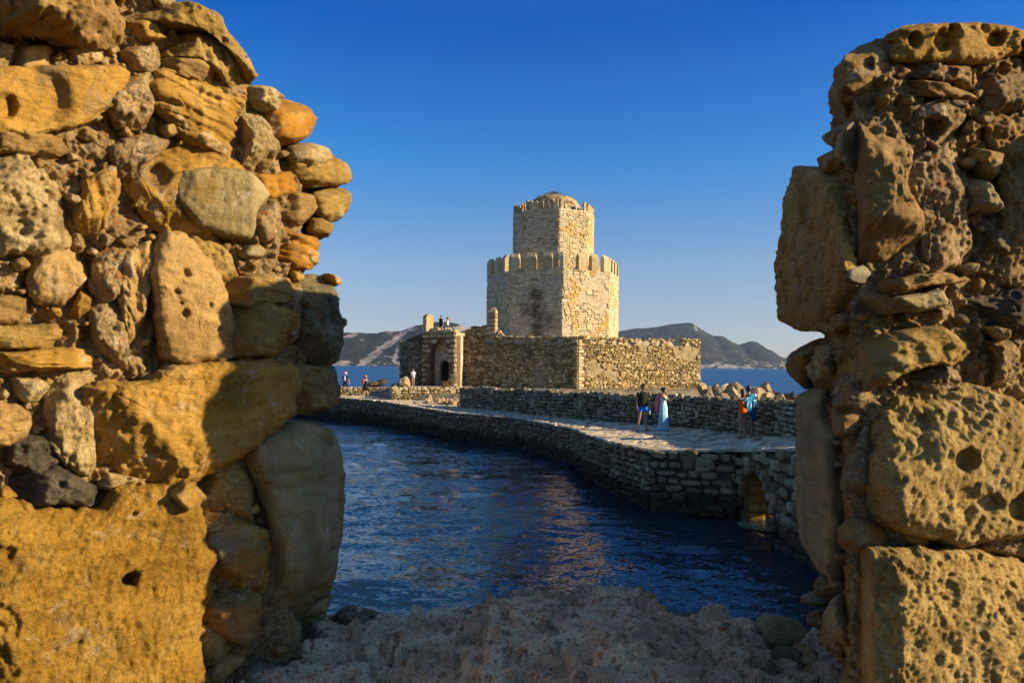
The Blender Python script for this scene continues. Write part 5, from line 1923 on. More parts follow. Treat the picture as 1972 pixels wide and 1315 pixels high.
            for z, r in w[2]:
                rings.append([bm.verts.new((px_ + r * 1.1 * math.cos(a) * (1 + (.07 * math.sin(7 * a + z * 3) + .035 * math.sin(13 * a)) * (z < .95)), py_ + r * .85 * math.sin(a) * (1 + .05 * math.sin(5 * a)), z)) for a in np.linspace(0, 2 * math.pi, n_, endpoint=False)])
            for a, b in zip(rings[:-1], rings[1:]):
                for q in range(n_): bm.faces.new((a[q], a[(q + 1) % n_], b[(q + 1) % n_], b[q]))
            bm.faces.new(rings[0][::-1]); bm.faces.new(rings[-1])
            obj_bm('skirt' if len(w) < 4 else w[3], bm, mat, rt, True)
            continue
        m_.materials.clear(); m_.materials.append(mat)
        for p in m_.polygons: p.use_smooth = True
        m_.name = kind
        link(bpy.data.objects.new({'tee': 'shirt'}.get(kind, kind), m_), rt)
    return rt


def deck_z(x, y):
    """Height of the path deck under a point (nearest deck vertex)."""
    d = (PATHV[:, 0] - x) ** 2 + (PATHV[:, 1] - y) ** 2
    return PATHV[np.argsort(d)[:3], 2].mean()


PATHV = np.array(rows)


def on_path(px, py, Y0):
    """Where the view ray of a photo pixel meets the deck."""
    best, bd = None, 9
    for Y in np.arange(Y0 - 6, Y0 + 6, .05):
        p = P(px, py, Y)
        e = abs(p[2] - deck_z(p[0], p[1]) - .02)
        if e < bd: bd, best = e, p
    return (float(best[0]), float(best[1]), float(deck_z(best[0], best[1]) + .022))


# man in green and blue
pA = on_path(1238, 829, 30.6)
person('man in dark green tee and bright blue shorts with sunglasses, hands hanging down', None, pA, 1.80, R(12),
       dict(hip_l=(-.10, 0, .90), kn_l=(-.15, -.02, .50), an_l=(-.21, .03, .085), to_l=(-.25, -.11, .03), kn_r=(.11, -.02, .50), an_r=(.13, .02, .085), to_r=(.19, -.13, .03),
            el_l=(-.245, .03, 1.14), wr_l=(-.25, -.02, .89), ha_l=(-.24, -.05, .80), el_r=(.245, .03, 1.14), wr_r=(.25, -.03, .90), ha_r=(.25, -.06, .81)),
       SKIN_T, HAIR_D, 'short', [('tee', C_TEE), ('shorts', C_BLUE, .56), ('shoes', C_SHOE)], 1.0, 0.25, True)
bt = empty('bottle', (pA[0] + .24, pA[1] - .10, pA[2] + .70))
tag(bt, 'small pale plastic bottle held low in the man\'s hand', 'bottle')
bm = bmesh.new()
bmesh.ops.create_cone(bm, cap_ends=True, segments=12, radius1=.032, radius2=.032, depth=.15)
adopt(obj_bm('flask', bm, flat_mat('pale_blue_plastic', (.45, .55, .75), .3), None, True, bt.location), bt)
bm = bmesh.new()
bmesh.ops.create_cone(bm, cap_ends=True, segments=12, radius1=.032, radius2=.013, depth=.06)
adopt(obj_bm('bottle_neck', bm, flat_mat('blue_cap', (.05, .2, .6), .4), None, True, bt.location + Vector((0, 0, .105))), bt)


# woman in the long dress, phone raised
def dress_mat():
    t = NT('aqua_dress')
    tc = t.n('ShaderNodeTexCoord').outputs['Object']
    sx = t.n('ShaderNodeSeparateXYZ'); t.L(tc, sx.inputs[0])
    z = t.math('ADD', sx.outputs[2], t.math('MULTIPLY', t.math('SUBTRACT', t.noise(3, 2, .5, tc), .5), .04))
    c = t.ramp(z, [(0.0, (0.10, 0.52, 0.66)), (0.13, (0.62, 0.30, 0.24)), (0.20, (0.22, 0.44, 0.58)), (0.62, (0.32, 0.58, 0.60)), (1.0, (0.46, 0.72, 0.58))], 'CONSTANT')
    pt = t.voro(16, tc)
    top = t.math('MULTIPLY', t.step(sx.outputs[2], 1.12, 1.2), t.math('SUBTRACT', 1.0, t.step(pt, .25, .35)))
    c = t.mix(t.math('MULTIPLY', top, .7), c, (0.05, 0.42, 0.22))
    return t.done(c, .85, None, .1)


pB = on_path(1277, 829, 30.4)
person('woman in long aqua dress holding a phone up in front of her', None, pB, 1.68, R(58),
       dict(el_l=(-.20, -.22, 1.22), wr_l=(-.10, -.42, 1.32), ha_l=(-.08, -.50, 1.36), el_r=(.20, -.20, 1.20), wr_r=(.10, -.42, 1.36), ha_r=(.06, -.49, 1.42), sh_l=(-.16, -.01, 1.40), sh_r=(.16, -.01, 1.40),
            head=(0, -.03, 1.63)),
       SKIN, HAIR_D, 'bun', [('skirt', dress_mat(), [(.03, .27), (.07, .27), (.12, .255), (.22, .245), (.45, .215), (.7, .19), (.9, .185), (.98, .175), (1.10, .13), (1.22, .142), (1.30, .155), (1.36, .14), (1.39, .10)], 'dress'), ('shoes', C_SHOE)], .88)
ph = obj_bm('tmp', bmesh.new(), None)
bpy.data.objects.remove(ph)
bm = bmesh.new()
bm_box(bm, (0, 0, 0), (.15, .012, .078))
bmesh.ops.bevel(bm, geom=bm.edges[:], offset=.004, segments=2, affect='EDGES')
hw = Matrix.Translation(pB) @ Matrix.Rotation(R(58), 4, 'Z') @ Matrix.Scale(1.68 / 1.755, 4)
pc_ = hw @ Vector((0, -.56, 1.46))
phone = empty('phone', pc_, R(58))
tag(phone, 'pale phone held up by the woman in the aqua dress', 'phone')
obj_bm('phone_case', bm, flat_mat('pale_phone_case', (.75, .62, .5), .3), phone)
bm = bmesh.new(); bm_box(bm, (0, .0085, 0), (.138, .003, .068)); obj_bm('screen', bm, EYE, phone)

bag = empty('bag', hw @ Vector((-.02, .24, 1.08)), R(58))
tag(bag, 'slack coral pink beach bag hanging behind the woman in the aqua dress', 'bag')
bm = bmesh.new()
bmesh.ops.create_icosphere(bm, subdivisions=4, radius=1.0)
for v in bm.verts:
    z = v.co.z
    w = .17 * (1 - .35 * max(0, z)) * (1 + .10 * vnoise(np.array([[v.co.x * 3, v.co.y * 3, z * 1.5]]), 4)[0])
    v.co = Vector((v.co.x * w, v.co.y * w * .7, z * .36))
obj_bm('sack', bm, C_PINK, bag, True)
bm = bmesh.new()
for s in (-1, 1):
    pts = [Vector((s * .05, 0, .30)), Vector((s * .07, -.08, .36)), Vector((s * .09, -.19, .36)), Vector((s * .08, -.22, .30))]
    for a, b in zip(pts[:-1], pts[1:]):
        m_ = bmesh.ops.create_cone(bm, cap_ends=True, segments=6, radius1=.012, radius2=.012, depth=(b - a).length + .01)
        bmesh.ops.transform(bm, matrix=Matrix.Translation((a + b) / 2) @ (b - a).to_track_quat('Z', 'Y').to_matrix().to_4x4(), verts=m_['verts'])
o = obj_bm('strap', bm, C_PINK, bag, True); o['kind'] = 'stuff'

# two girls by the parapet sharing a towel
pC = on_path(1430, 844, 28.6)
person('girl in an orange swimsuit seen from behind, one arm stretched out to the left', None, pC, 1.63, R(205),
       dict(el_r=(.30, -.12, 1.17), wr_r=(.42, -.26, 1.06), ha_r=(.49, -.33, 1.04), el_l=(-.19, -.10, 1.16), wr_l=(-.14, -.22, 1.02), ha_l=(-.10, -.29, 1.0),
            kn_l=(-.09, -.05, .50), kn_r=(.10, -.02, .50)),
       SKIN_T, HAIR_B, 'long', [('swimsuit', C_ORANGE), ('shoes', C_SHOE, .014)], .93, -.5)
pD = (pC[0] + .30, pC[1] + .38, pC[2] + .0)
pD = (pD[0], pD[1], float(deck_z(pD[0], pD[1]) + .022))
person('taller girl with dark hair bun wrapped in a blue towel beside the parapet', None, pD, 1.74, R(168),
       dict(el_r=(.28, -.05, 1.20), wr_r=(.24, -.22, 1.20), ha_r=(.20, -.29, 1.22), el_l=(-.24, -.06, 1.18), wr_l=(-.14, -.20, 1.12), ha_l=(-.08, -.26, 1.12)),
       SKIN_T, HAIR_D, 'bun', [('swimsuit', C_NAVY), ('shoes', C_SHOE, .014)], .93)


def towel_mat():
    t = NT('printed_blue_towel')
    tc = t.n('ShaderNodeTexCoord').outputs['Object']
    sx = t.n('ShaderNodeSeparateXYZ'); t.L(tc, sx.inputs[0])
    d = t.math('ADD', sx.outputs[0], t.math('MULTIPLY', sx.outputs[2], -.35))
    c = t.mix(t.step(d, -.40, -.36), (0.02, 0.22, 0.36), (0.005, 0.045, 0.115))
    w = t.noise(16, 3, .6, tc, 1.2)
    ln = t.math('SUBTRACT', 1.0, t.step(t.math('ABSOLUTE', t.math('SUBTRACT', w, .5)), .01, .035))
    c = t.mix(t.math('MULTIPLY', ln, .55), c, (0.06, 0.42, 0.52))
    big = t.step(t.noise(7, 1, .4, t.scale(tc, (1, 1, .6)), .8), .60, .63)
    c = t.mix(t.math('MULTIPLY', big, t.step(sx.outputs[2], .98, 1.08)), c, (0.62, 0.66, 0.66))
    return t.done(c, .95, None, .05)


twl = empty('towel', pD, 0)
tag(twl, 'large blue and navy printed towel draped over the shoulders of the two girls', 'towel')
nu, nv = 34, 30
TV = []
for i in range(nu):
    a = i / (nu - 1)
    # path along the shoulders: from the first girl's left shoulder round the back of the taller girl
    k = [(-.26, -.47, 1.33), (-.18, -.45, 1.37), (-.10, -.37, 1.37), (-.02, -.28, 1.42), (.06, -.21, 1.46), (.17, -.14, 1.45), (.25, 0, 1.40), (.23, .12, 1.36)]
    q = a * (len(k) - 1); q0 = min(int(q), len(k) - 2); f = q - q0
    tp = np.array(k[q0]) * (1 - f) + np.array(k[q0 + 1]) * f
    ln = np.interp(a, [0, .1, .3, .5, .7, .85, 1], [.06, .22, .52, .80, .92, .78, .55])
    for j in range(nv):
        b = j / (nv - 1)
        fold = .028 * math.sin(a * 34 + b * 2.0) * min(1, b * 2.5)
        cinch = np.interp(b, [0, .3, 1], [0, .02, -.02])
        TV.append((tp[0] + (.05 - .10 * b) * (a < .4) + .02 * math.sin(b * 5 + a * 9), tp[1] - .02 - fold - .05 * math.sin(b * math.pi) * 1.0 + cinch, tp[2] - b * ln + .02 * math.sin(a * 20)))
TV = np.array(TV)
Ft = grid_faces(nu, nv)
o = obj_np('towel_cloth', TV, Ft, towel_mat(), twl, True)
sm = o.modifiers.new('thick', 'SOLIDIFY'); sm.thickness = .012

# walkers at the far end of the path
pE = on_path(665, 759, 63.0)
person('man in light bucket hat, dark shirt and navy trousers walking along the far path', None, pE, 1.78, R(8),
       dict(kn_l=(-.14, -.10, .50), an_l=(-.22, -.14, .085), to_l=(-.26, -.30, .03), kn_r=(.10, .02, .50), an_r=(.12, .16, .10), to_r=(.14, .02, .03),
            el_l=(-.22, -.05, 1.16), wr_l=(-.10, -.20, 1.12), ha_l=(-.04, -.24, 1.14), el_r=(.25, .04, 1.14), wr_r=(.29, 0, .88), ha_r=(.30, -.02, .79)),
       SKIN, HAIR_B, 'short', [('tee', C_NAVY), ('trousers', C_NAVY), ('hat', C_HAT, .17), ('shoes', C_SHOE, .04)], 1.05)
hw5 = Matrix.Translation(pE) @ Matrix.Rotation(R(8), 4, 'Z')
bm = bmesh.new()
bmesh.ops.create_icosphere(bm, subdivisions=3, radius=1.0)
for v in bm.verts: v.co = Vector((v.co.x * .075 * (1 - .3 * v.co.z), v.co.y * .05, v.co.z * .22))
o = obj_bm('bag', bm, flat_mat('pale_blue_bag_cloth', (.55, .68, .78)), None, True, hw5 @ Vector((-.05, -.18, 1.28)))
tag(o, 'small pale blue bag held against the chest of the man in the bucket hat', 'bag')

pF = on_path(704, 765, 58.5)
person('woman in a straw hat and black skirt carrying a child on her hip', None, pF, 1.62, R(-125),
       dict(kn_r=(.10, -.10, .50), an_r=(.10, -.05, .085), to_r=(.11, -.21, .03), kn_l=(-.10, .04, .50), an_l=(-.10, .20, .12), to_l=(-.11, .06, .04),
            el_l=(-.26, -.06, 1.14), wr_l=(-.20, -.24, 1.06), ha_l=(-.13, -.29, 1.06), el_r=(.26, -.05, 1.14), wr_r=(.20, -.24, 1.04), ha_r=(.13, -.29, 1.04)),
       SKIN, HAIR_R, 'long', [('swimsuit', C_BLACK), ('skirt', C_BLACK, [(.55, .20), (.7, .195), (.9, .175), (1.02, .15)]), ('hat', C_STRAW, .16), ('shoes', C_SHOE_W, .05)], .95)
hw6 = Matrix.Translation(pF) @ Matrix.Rotation(R(-125), 4, 'Z') @ Matrix.Scale(1.62 / 1.755, 4)
pc6 = hw6 @ Vector((.02, -.30, .62))
person('small blonde child in a pink top carried by the woman in the straw hat', None, tuple(pc6), .92, R(60),
       dict(kn_l=(-.16, -.22, .72), an_l=(-.18, -.20, .40), to_l=(-.18, -.30, .33), kn_r=(.16, -.22, .72), an_r=(.18, -.20, .40), to_r=(.18, -.30, .33),
            el_l=(-.26, -.14, 1.22), wr_l=(-.22, -.30, 1.20), ha_l=(-.19, -.36, 1.22), el_r=(.26, -.14, 1.22), wr_r=(.22, -.30, 1.20), ha_r=(.19, -.36, 1.22), head=(0, -.01, 1.66)),
       SKIN, HAIR_L, 'short', [('tee', C_PINK), ('shorts', C_WHITE, .2)], 1.15)

# visitor in front of the gate: stands on the wall-top terrace
pG = tuple(P(795.5, 744.5, 68.0))
bm = bmesh.new()
bm_prism(bm, [(-9.0, 63.6), (-8.2, 57.2), (-3.2, 58.4), (-3.6, 72), (-9.8, 74)], 0.6, pG[2] - .02)
o = obj_bm('terrace', bm, MC['pale']); tag(o, kind='structure')
person('person in white tank top and denim shorts standing before the bastion', None, pG, 1.55, R(20),
       dict(el_l=(-.24, -.06, 1.16), wr_l=(-.10, -.20, 1.06), ha_l=(-.03, -.24, 1.06), el_r=(.24, -.06, 1.16), wr_r=(.12, -.20, 1.06), ha_r=(.05, -.25, 1.06), kn_l=(-.08, -.02, .5), an_l=(-.07, .02, .085), kn_r=(.08, -.02, .5), an_r=(.08, .02, .085)),
       SKIN, HAIR_R, 'long', [('tee', C_WHITE, .12), ('shorts', C_DENIM, .35), ('shoes', C_SHOE_W, .045)], .95)

# two people up on the gatehouse
pH = tuple(P(849, 640, 74.2)); pH = (pH[0], pH[1], 6.9)
person('dark-shirted person standing on the gatehouse roof beside the rounded post', None, pH, 1.72, R(150),
       dict(el_l=(-.24, -.03, 1.14), el_r=(.23, -.10, 1.15), wr_r=(.18, -.24, 1.0), ha_r=(.14, -.30, .98)), SKIN, HAIR_D, 'short', [('tee', C_BLACK, .3), ('shorts', C_NAVY, .6), ('shoes', C_SHOE)], 1.0)
pI = tuple(P(862, 640, 74.8)); pI = (pI[0], pI[1], 6.9)
person('person on the gatehouse roof with both hands raised to the face taking a picture', None, pI, 1.62, R(75),
       dict(el_l=(-.22, -.20, 1.36), wr_l=(-.10, -.22, 1.58), ha_l=(-.05, -.20, 1.62), el_r=(.24, -.18, 1.40), wr_r=(.12, -.22, 1.60), ha_r=(.06, -.20, 1.63)), SKIN, HAIR_D, 'pony',
       [('tee', C_WHITE, .25), ('shorts', C_MAROON, .6), ('shoes', C_SHOE)], .92)
# ------------------------------------------------------------------ left broken wall end
left = empty('ruined_wall', (-0.8, 1.75, 2.4))
tag(left, 'golden broken wall end on the left, with a huge ochre block at its foot', 'wall', kind='thing')
# parts are placed in world space; parent keeps them there


L_EDGE = ([-140, 0, 25, 40, 80, 138, 146, 158, 180, 215, 270, 300, 340, 400, 450, 515, 560, 700, 760, 798, 815, 850, 900, 1000, 1100, 1150, 1200, 1240, 1300, 1460],
          [330, 344, 350, 385, 420, 462, 472, 500, 524, 520, 525, 556, 585, 590, 596, 600, 600, 600, 575, 540, 530, 540, 560, 575, 560, 560, 592, 590, 600, 640])
adopt(wall_core(None, 'L', L_EDGE, -620, -140, 1470, M['mortar'], 5), left)

def grow(poly, k=1.2):
    q = np.array(poly, float); c = q.mean(0)
    r = np.linalg.norm(q - c, axis=1, keepdims=True)
    return c + (q - c) * (1 + np.minimum(k - 1, 17.0 / r))


def inside(poly, x, y):
    q = np.array(poly); r = False
    for i in range(len(q)):
        x1, y1 = q[i]; x2, y2 = q[i - 1]
        if (y1 > y) != (y2 > y) and x < (x2 - x1) * (y - y1) / (y2 - y1) + x1: r = not r
    return r


def scatter_stones(root, wall, specs, edge, x0, x1, n, seed, mats):
    """Small stones packed into the mortar between the big ones."""
    rg = random.Random(seed)
    boxes = [(sp, (min(q[0] for q in sp[0]), max(q[0] for q in sp[0]), min(q[1] for q in sp[0]), max(q[1] for q in sp[0]))) for sp in specs]
    done = []
    tries = 0
    while len(done) < n and tries < 9000:
        tries += 1
        y = rg.uniform(-30, 1310)
        ex = np.interp(y, edge[0], edge[1])
        x = rg.uniform(x0, ex - 12) if wall == 'L' else rg.uniform(ex + 12, x1)
        r = rg.choice((13, 16, 18, 22, 28, 36))
        bad = False
        for sp, bb in boxes:
            if x + r < bb[0] or x - r > bb[1] or y + r < bb[2] or y - r > bb[3]: continue
            for a in range(0, 360, 60):
                if inside(sp[0], x + r * .55 * math.cos(a), y + r * .55 * math.sin(a)): bad = True; break
            if bad: break
        if bad or any((x - a) ** 2 + (y - b) ** 2 < ((r + c) * .8) ** 2 for a, b, c in done): continue
        if wall == 'R' and y < 70: continue
        done.append((x, y, r))
        k = rg.randint(4, 6); fl = rg.uniform(.45, .9); a0 = rg.uniform(-.5, .5)
        poly = []
        for q in range(k):
            a = 6.283 * q / k + rg.uniform(-.3, .3); rr = r * rg.uniform(.75, 1.2)
            u, v = rr * math.cos(a), rr * math.sin(a) * fl
            poly.append((x + u * math.cos(a0) - v * math.sin(a0), y + u * math.sin(a0) + v * math.cos(a0)))
        adopt(px_stone(None, wall, poly, M[rg.choice(mats)], r * .0009 + .012, rg.choice((5, 7, 9)), rg.choice(('rough', 'smooth', 'pebble', 'strata')), rg.uniform(.004, .022), seed=seed + len(done), depth=.06, res=2.6), root)


LS = [
    # (outline, material, bulge, squareness, relief, offset, options)
    ([(-60, -80), (190, -80), (205, 8), (225, 48), (236, 66), (200, 88), (118, 84), (64, 66), (-60, 62)], 'brown', .20, 5, 'vstrata', .03, {}),
    ([(125, 90), (197, 86), (205, 118), (132, 132)], 'pale', .03, 5, 'rough', -.01, {}),
    ([(27, 93), (96, 92), (97, 132), (29, 136)], 'tall', .03, 6, 'smooth', -.01, {}),
    ([(-60, 84), (20, 90), (26, 136), (-60, 138)], 'pale', .03, 4, 'rough', 0, {}),
    ([(-60, 140), (200, 139), (228, 152), (200, 198), (157, 232), (72, 250), (-60, 254)], 'yellow', .03, 4, 'smooth', .055, dict(calm=.5, pits=[(5, 210, 26, .03), (60, 190, 70, .025)])),
    ([(268, 18), (330, 14), (380, 24), (412, 40), (440, 80), (482, 140), (468, 146), (428, 98), (402, 70), (345, 56), (280, 44)], 'olive', .06, 4, 'rough', .03, {}),
    ([(258, 42), (300, 44), (337, 54), (322, 74), (264, 86), (250, 62)], 'yellow', .04, 4, 'sand', .0, {}),
    ([(330, 78), (404, 70), (447, 106), (478, 143), (472, 178), (443, 172), (414, 136), (386, 118), (322, 112)], 'olive', .05, 5, 'vstrata', .01, {}),
    ([(300, 116), (386, 120), (420, 150), (412, 166), (330, 144), (305, 136)], 'brown', .05, 4, 'strata', .02, {}),
    ([(200, 200), (232, 150), (297, 139), (299, 172), (288, 222), (275, 246), (232, 245)], 'conglo', .06, 4, 'pebble', .0, {}),
    ([(240, 96), (300, 90), (312, 128), (292, 140), (250, 138), (235, 116)], 'conglo', .05, 3, 'pebble', .0, {}),
    ([(308, 140), (414, 166), (465, 193), (482, 225), (470, 287), (430, 294), (350, 272), (342, 243), (298, 215), (298, 160)], 'yellow', .055, 4, 'strata', .015, {}),
    ([(468, 198), (514, 240), (530, 286), (507, 330), (464, 322), (474, 272)], 'pale', .045, 3, 'rough', .02, {}),
    ([(488, 168), (520, 172), (534, 196), (522, 220), (500, 216), (484, 196)], 'pale', .04, 3, 'pebble', .02, {}),
    ([(520, 188), (572, 190), (602, 210), (616, 243), (600, 266), (529, 286), (512, 257), (508, 216)], 'orange', .07, 2.6, 'smooth', .03, dict(pits=[(598, 222, 9, .012), (602, 246, 7, .012)])),
    ([(552, 284), (615, 274), (643, 298), (681, 320), (684, 350), (654, 358), (607, 362), (566, 334)], 'olive', .05, 4, 'rough', .03, {}),
    ([(556, 282), (612, 276), (640, 298), (618, 318), (590, 326), (562, 308)], 'pale', .06, 3, 'pebble', .05, {}),
    ([(607, 372), (668, 357), (678, 386), (661, 425), (636, 430), (612, 418)], 'olive', .06, 3, 'rough', .02, {}),
    ([(530, 384), (572, 363), (607, 378), (620, 407), (604, 444), (557, 434), (532, 411)], 'brown', .06, 3, 'rough', .03, {}),
    ([(607, 416), (648, 432), (643, 460), (598, 448)], 'olive', .05, 7, 'sand', .04, {}),
    ([(490, 338), (560, 338), (585, 352), (537, 380), (510, 382)], 'orange', .03, 3, 'rough', .005, {}),
    ([(320, 286), (386, 290), (447, 318), (492, 340), (503, 379), (478, 406), (473, 455), (393, 449), (307, 438), (256, 361), (270, 322), (308, 302)], 'yellow', .055, 4, 'smooth', .01, dict(pits=[(300, 342, 30, .03)])),
    ([(350, 345), (400, 336), (465, 341), (499, 380), (476, 404), (471, 451), (430, 449), (384, 430), (350, 390)], 'grey', .035, 14, 'sand', .058, dict(calm=.15, soft=.3)),
    ([(474, 398), (505, 384), (530, 400), (536, 440), (510, 462), (478, 455), (470, 428)], 'conglo', .06, 3, 'pebble', .02, {}),
    ([(154, 357), (214, 332), (224, 368), (200, 430), (172, 462), (146, 427)], 'yellow', .05, 3, 'vstrata', .0, {}),
    ([(-60, 300), (20, 302), (64, 322), (118, 375), (126, 461), (100, 482), (-60, 490)], 'pale', .07, 3, 'rough', .01, dict(pits=[(30, 440, 22, .02), (80, 380, 16, .015)])),
    ([(-60, 256), (60, 254), (140, 262), (120, 300), (40, 296), (-60, 292)], 'brown', .04, 4, 'rough', -.015, {}),
    ([(205, 290), (262, 262), (318, 276), (300, 300), (268, 318), (262, 352), (225, 345)], 'conglo', .05, 3, 'pebble', .0, {}),
    ([(71, 488), (143, 484), (180, 500), (172, 524), (140, 560), (111, 588), (56, 562)], 'tall', .06, 5, 'smooth', .01, {}),
    ([(-60, 570), (57, 572), (70, 604), (32, 626), (-60, 622)], 'brown', .06, 4, 'strata', .0, {}),
    ([(-60, 624), (93, 626), (162, 636), (156, 666), (-60, 670)], 'olive', .05, 5, 'smooth', -.005, {}),
    ([(129, 611), (168, 540), (172, 597), (150, 620)], 'yellow', .04, 3, 'rough', .0, {}),
    ([(-60, 683), (157, 672), (204, 704), (107, 710), (32, 716), (-60, 706)], 'yellow', .06, 4, 'strata', .01, {}),
    ([(170, 600), (225, 560), (240, 640), (248, 706), (215, 700), (180, 660)], 'conglo', .05, 3, 'pebble', .0, {}),
    ([(180, 500), (228, 470), (250, 500), (228, 560), (196, 590), (176, 560)], 'conglo', .05, 3, 'pebble', -.005, {}),
    ([(229, 503), (284, 480), (288, 529), (274, 590), (266, 690), (247, 706), (236, 640), (229, 576)], 'tall', .05, 3, 'vstrata', .01, {}),
    ([(311, 459), (350, 464), (398, 515), (416, 561), (444, 642), (443, 673), (418, 680), (343, 696), (312, 674), (302, 601), (292, 515)], 'tall', .09, 6, 'smooth', .02,
     dict(calm=.5, pits=[(346, 604, 9, .018), (330, 565, 8, .012), (347, 530, 9, .012), (410, 632, 6, .01), (338, 585, 5, .01), (392, 590, 5, .008)])),
    ([(357, 456), (411, 467), (452, 511), (452, 544), (407, 535), (375, 490)], 'coarse', .05, 4, 'rough', .01, {}),
    ([(461, 479), (500, 469), (502, 497), (461, 495)], 'grey', .05, 5, 'smooth', .015, {}),
    ([(530, 440), (607, 456), (619, 472), (608, 522), (568, 516), (520, 494)], 'orange', .05, 4, 'strata', .02, {}),
    ([(588, 470), (612, 470), (611, 524), (594, 512)], 'pale', .05, 4, 'smooth', .035, {}),
    ([(412, 547), (482, 531), (557, 542), (576, 562), (518, 585), (464, 588), (422, 574)], 'olive', .06, 3, 'strata', .02, {}),
    ([(427, 594), (500, 584), (547, 609), (559, 640), (552, 670), (500, 681), (447, 678), (438, 640)], 'olive', .08, 3, 'smooth', .02, {}),
    ([(556, 560), (590, 545), (600, 600), (580, 660), (556, 690), (545, 660), (562, 620)], 'pale', .03, 3, 'rough', .005, {}),
    ([(579, 549), (615, 524), (641, 542), (648, 583), (658, 640), (662, 690), (643, 720), (607, 728), (557, 706), (575, 636), (570, 590)], 'greydark', .08, 4, 'rough', .02, dict(depth=.3)),
    ([(628, 524), (645, 536), (648, 560), (634, 552)], 'orange', .04, 3, 'rough', .06, {}),
    ([(646, 600), (655, 612), (656, 640), (646, 630)], 'olive', .04, 3, 'rough', .06, {}),
    ([(548, 702), (657, 700), (659, 761), (636, 788), (590, 802), (545, 786)], 'brown', .08, 4, 'rough', .02, dict(depth=.3, pits=[(585, 722, 14, .02), (636, 735, 10, .02), (585, 775, 8, .012)])),
    ([(169, 752), (190, 739), (286, 746), (322, 719), (457, 703), (552, 706), (556, 790), (500, 834), (429, 882), (343, 914), (250, 907), (200, 889), (180, 862)], 'yellow', .10, 8, 'chisel', .03, dict(calm=.5)),
    ([(92, 747), (118, 728), (180, 726), (180, 744), (166, 779), (177, 880), (157, 902), (132, 892), (99, 837)], 'pale', .07, 4, 'rough', .01, {}),
    ([(10, 729), (86, 736), (94, 762), (54, 773), (20, 763)], 'pale', .05, 3, 'rough', .0, {}),
    ([(-60, 770), (46, 790), (62, 820), (36, 850), (-60, 866)], 'tall', .05, 3, 'rough', .0, {}),
    ([(20, 826), (71, 829), (111, 880), (128, 905), (100, 930), (60, 925), (17, 915), (13, 860)], 'dark', .05, 3, 'rough', .01, {}),
    ([(17, 914), (114, 901), (130, 921), (199, 942), (196, 987), (149, 962), (46, 969), (20, 922)], 'dark', .09, 3, 'rough', .03, {}),
    ([(60, 822), (100, 832), (136, 890), (150, 910), (126, 906), (100, 868)], 'pale', .04, 3, 'rough', .02, {}),
    ([(126, 903), (199, 909), (270, 923), (345, 912), (277, 941), (213, 942), (142, 922)], 'pale', .05, 3, 'strata', .0, {}),
    ([(-90, 1000), (0, 960), (60, 972), (150, 985), (190, 985), (225, 950), (298, 938), (348, 915), (367, 957), (370, 1003), (391, 1056), (384, 1127), (370, 1170), (369, 1240), (390, 1290), (404, 1420), (-90, 1420)], 'giant', .13, 7, 'chisel', .02,
     dict(calm=.5, pits=[(231, 1108, 15, .05), (239, 990, 6, .012), (8, 1060, 14, .01), (8, 1190, 30, .015)])),
    ([(304, 938), (348, 917), (364, 955), (366, 985), (340, 988), (324, 972)], 'yellow', .16, 6, 'smooth', .022, {}),
    ([(353, 920), (376, 931), (402, 967), (402, 989), (373, 993), (364, 953)], 'tall', .05, 4, 'smooth', .01, {}),
    ([(370, 990), (448, 985), (470, 1010), (400, 1022), (380, 1020)], 'pale', .05, 3, 'pebble', .01, {}),
    ([(381, 1015), (451, 1002), (523, 1034), (524, 1091), (501, 1128), (426, 1131), (388, 1121)], 'yellow', .06, 4, 'strata', .01, {}),
    ([(370, 914), (454, 876), (478, 939), (474, 1008), (440, 1001), (401, 987), (385, 950)], 'coarse', .045, 3, 'rough', .0, {}),
    ([(460, 853), (500, 828), (575, 810), (618, 811), (644, 829), (658, 870), (661, 920), (656, 1010), (646, 1100), (626, 1170), (590, 1216), (555, 1242), (530, 1226), (524, 1140), (520, 1060), (500, 960), (472, 900)], 'grey', .09, 7, 'smooth', .02,
     dict(depth=.35, calm=.45, pits=[(600, 862, 24, .012), (592, 930, 12, .012), (616, 1055, 7, .01), (560, 930, 16, .008)])),
    ([(368, 1150), (476, 1140), (515, 1169), (537, 1205), (522, 1246), (461, 1235), (390, 1207)], 'brown', .07, 3, 'rough', .0, {}),
    ([(392, 1296), (426, 1258), (465, 1239), (471, 1258), (444, 1292), (398, 1332)], 'tall', .05, 3, 'rough', .0, {}),
    ([(378, 1200), (430, 1225), (450, 1240), (420, 1262), (390, 1296), (376, 1250)], 'coarse', .04, 3, 'rough', -.01, {}),
    ([(450, 1314), (493, 1276), (547, 1260), (577, 1287), (595, 1350), (560, 1420), (450, 1420)], 'bluegrey', .08, 3, 'smooth', .02, {}),
    ([(602, 1192), (601, 1162), (635, 1132), (640, 1152), (620, 1194)], 'pale', .04, 3, 'rough', .02, {}),
]
for i, (poly, mt, H, n, kind, off, kw) in enumerate(LS):
    eg = max(q[0] for q in poly) > 590
    if eg: poly = [(x - 9 * (x > 560), y) for x, y in poly]; kw = dict(kw, soft=.5)
    adopt(px_stone(None, 'L', grow(poly, 1.0 if eg else 1.2), M[mt], H * .85, n + 2, kind, off - (.02 if eg else 0), seed=100 + i, **kw), left)

scatter_stones(left, 'L', LS, L_EDGE, -20, 0, 50, 4000, ['olive', 'brown', 'pale', 'tall', 'coarse', 'yellow', 'conglo', 'conglo'])

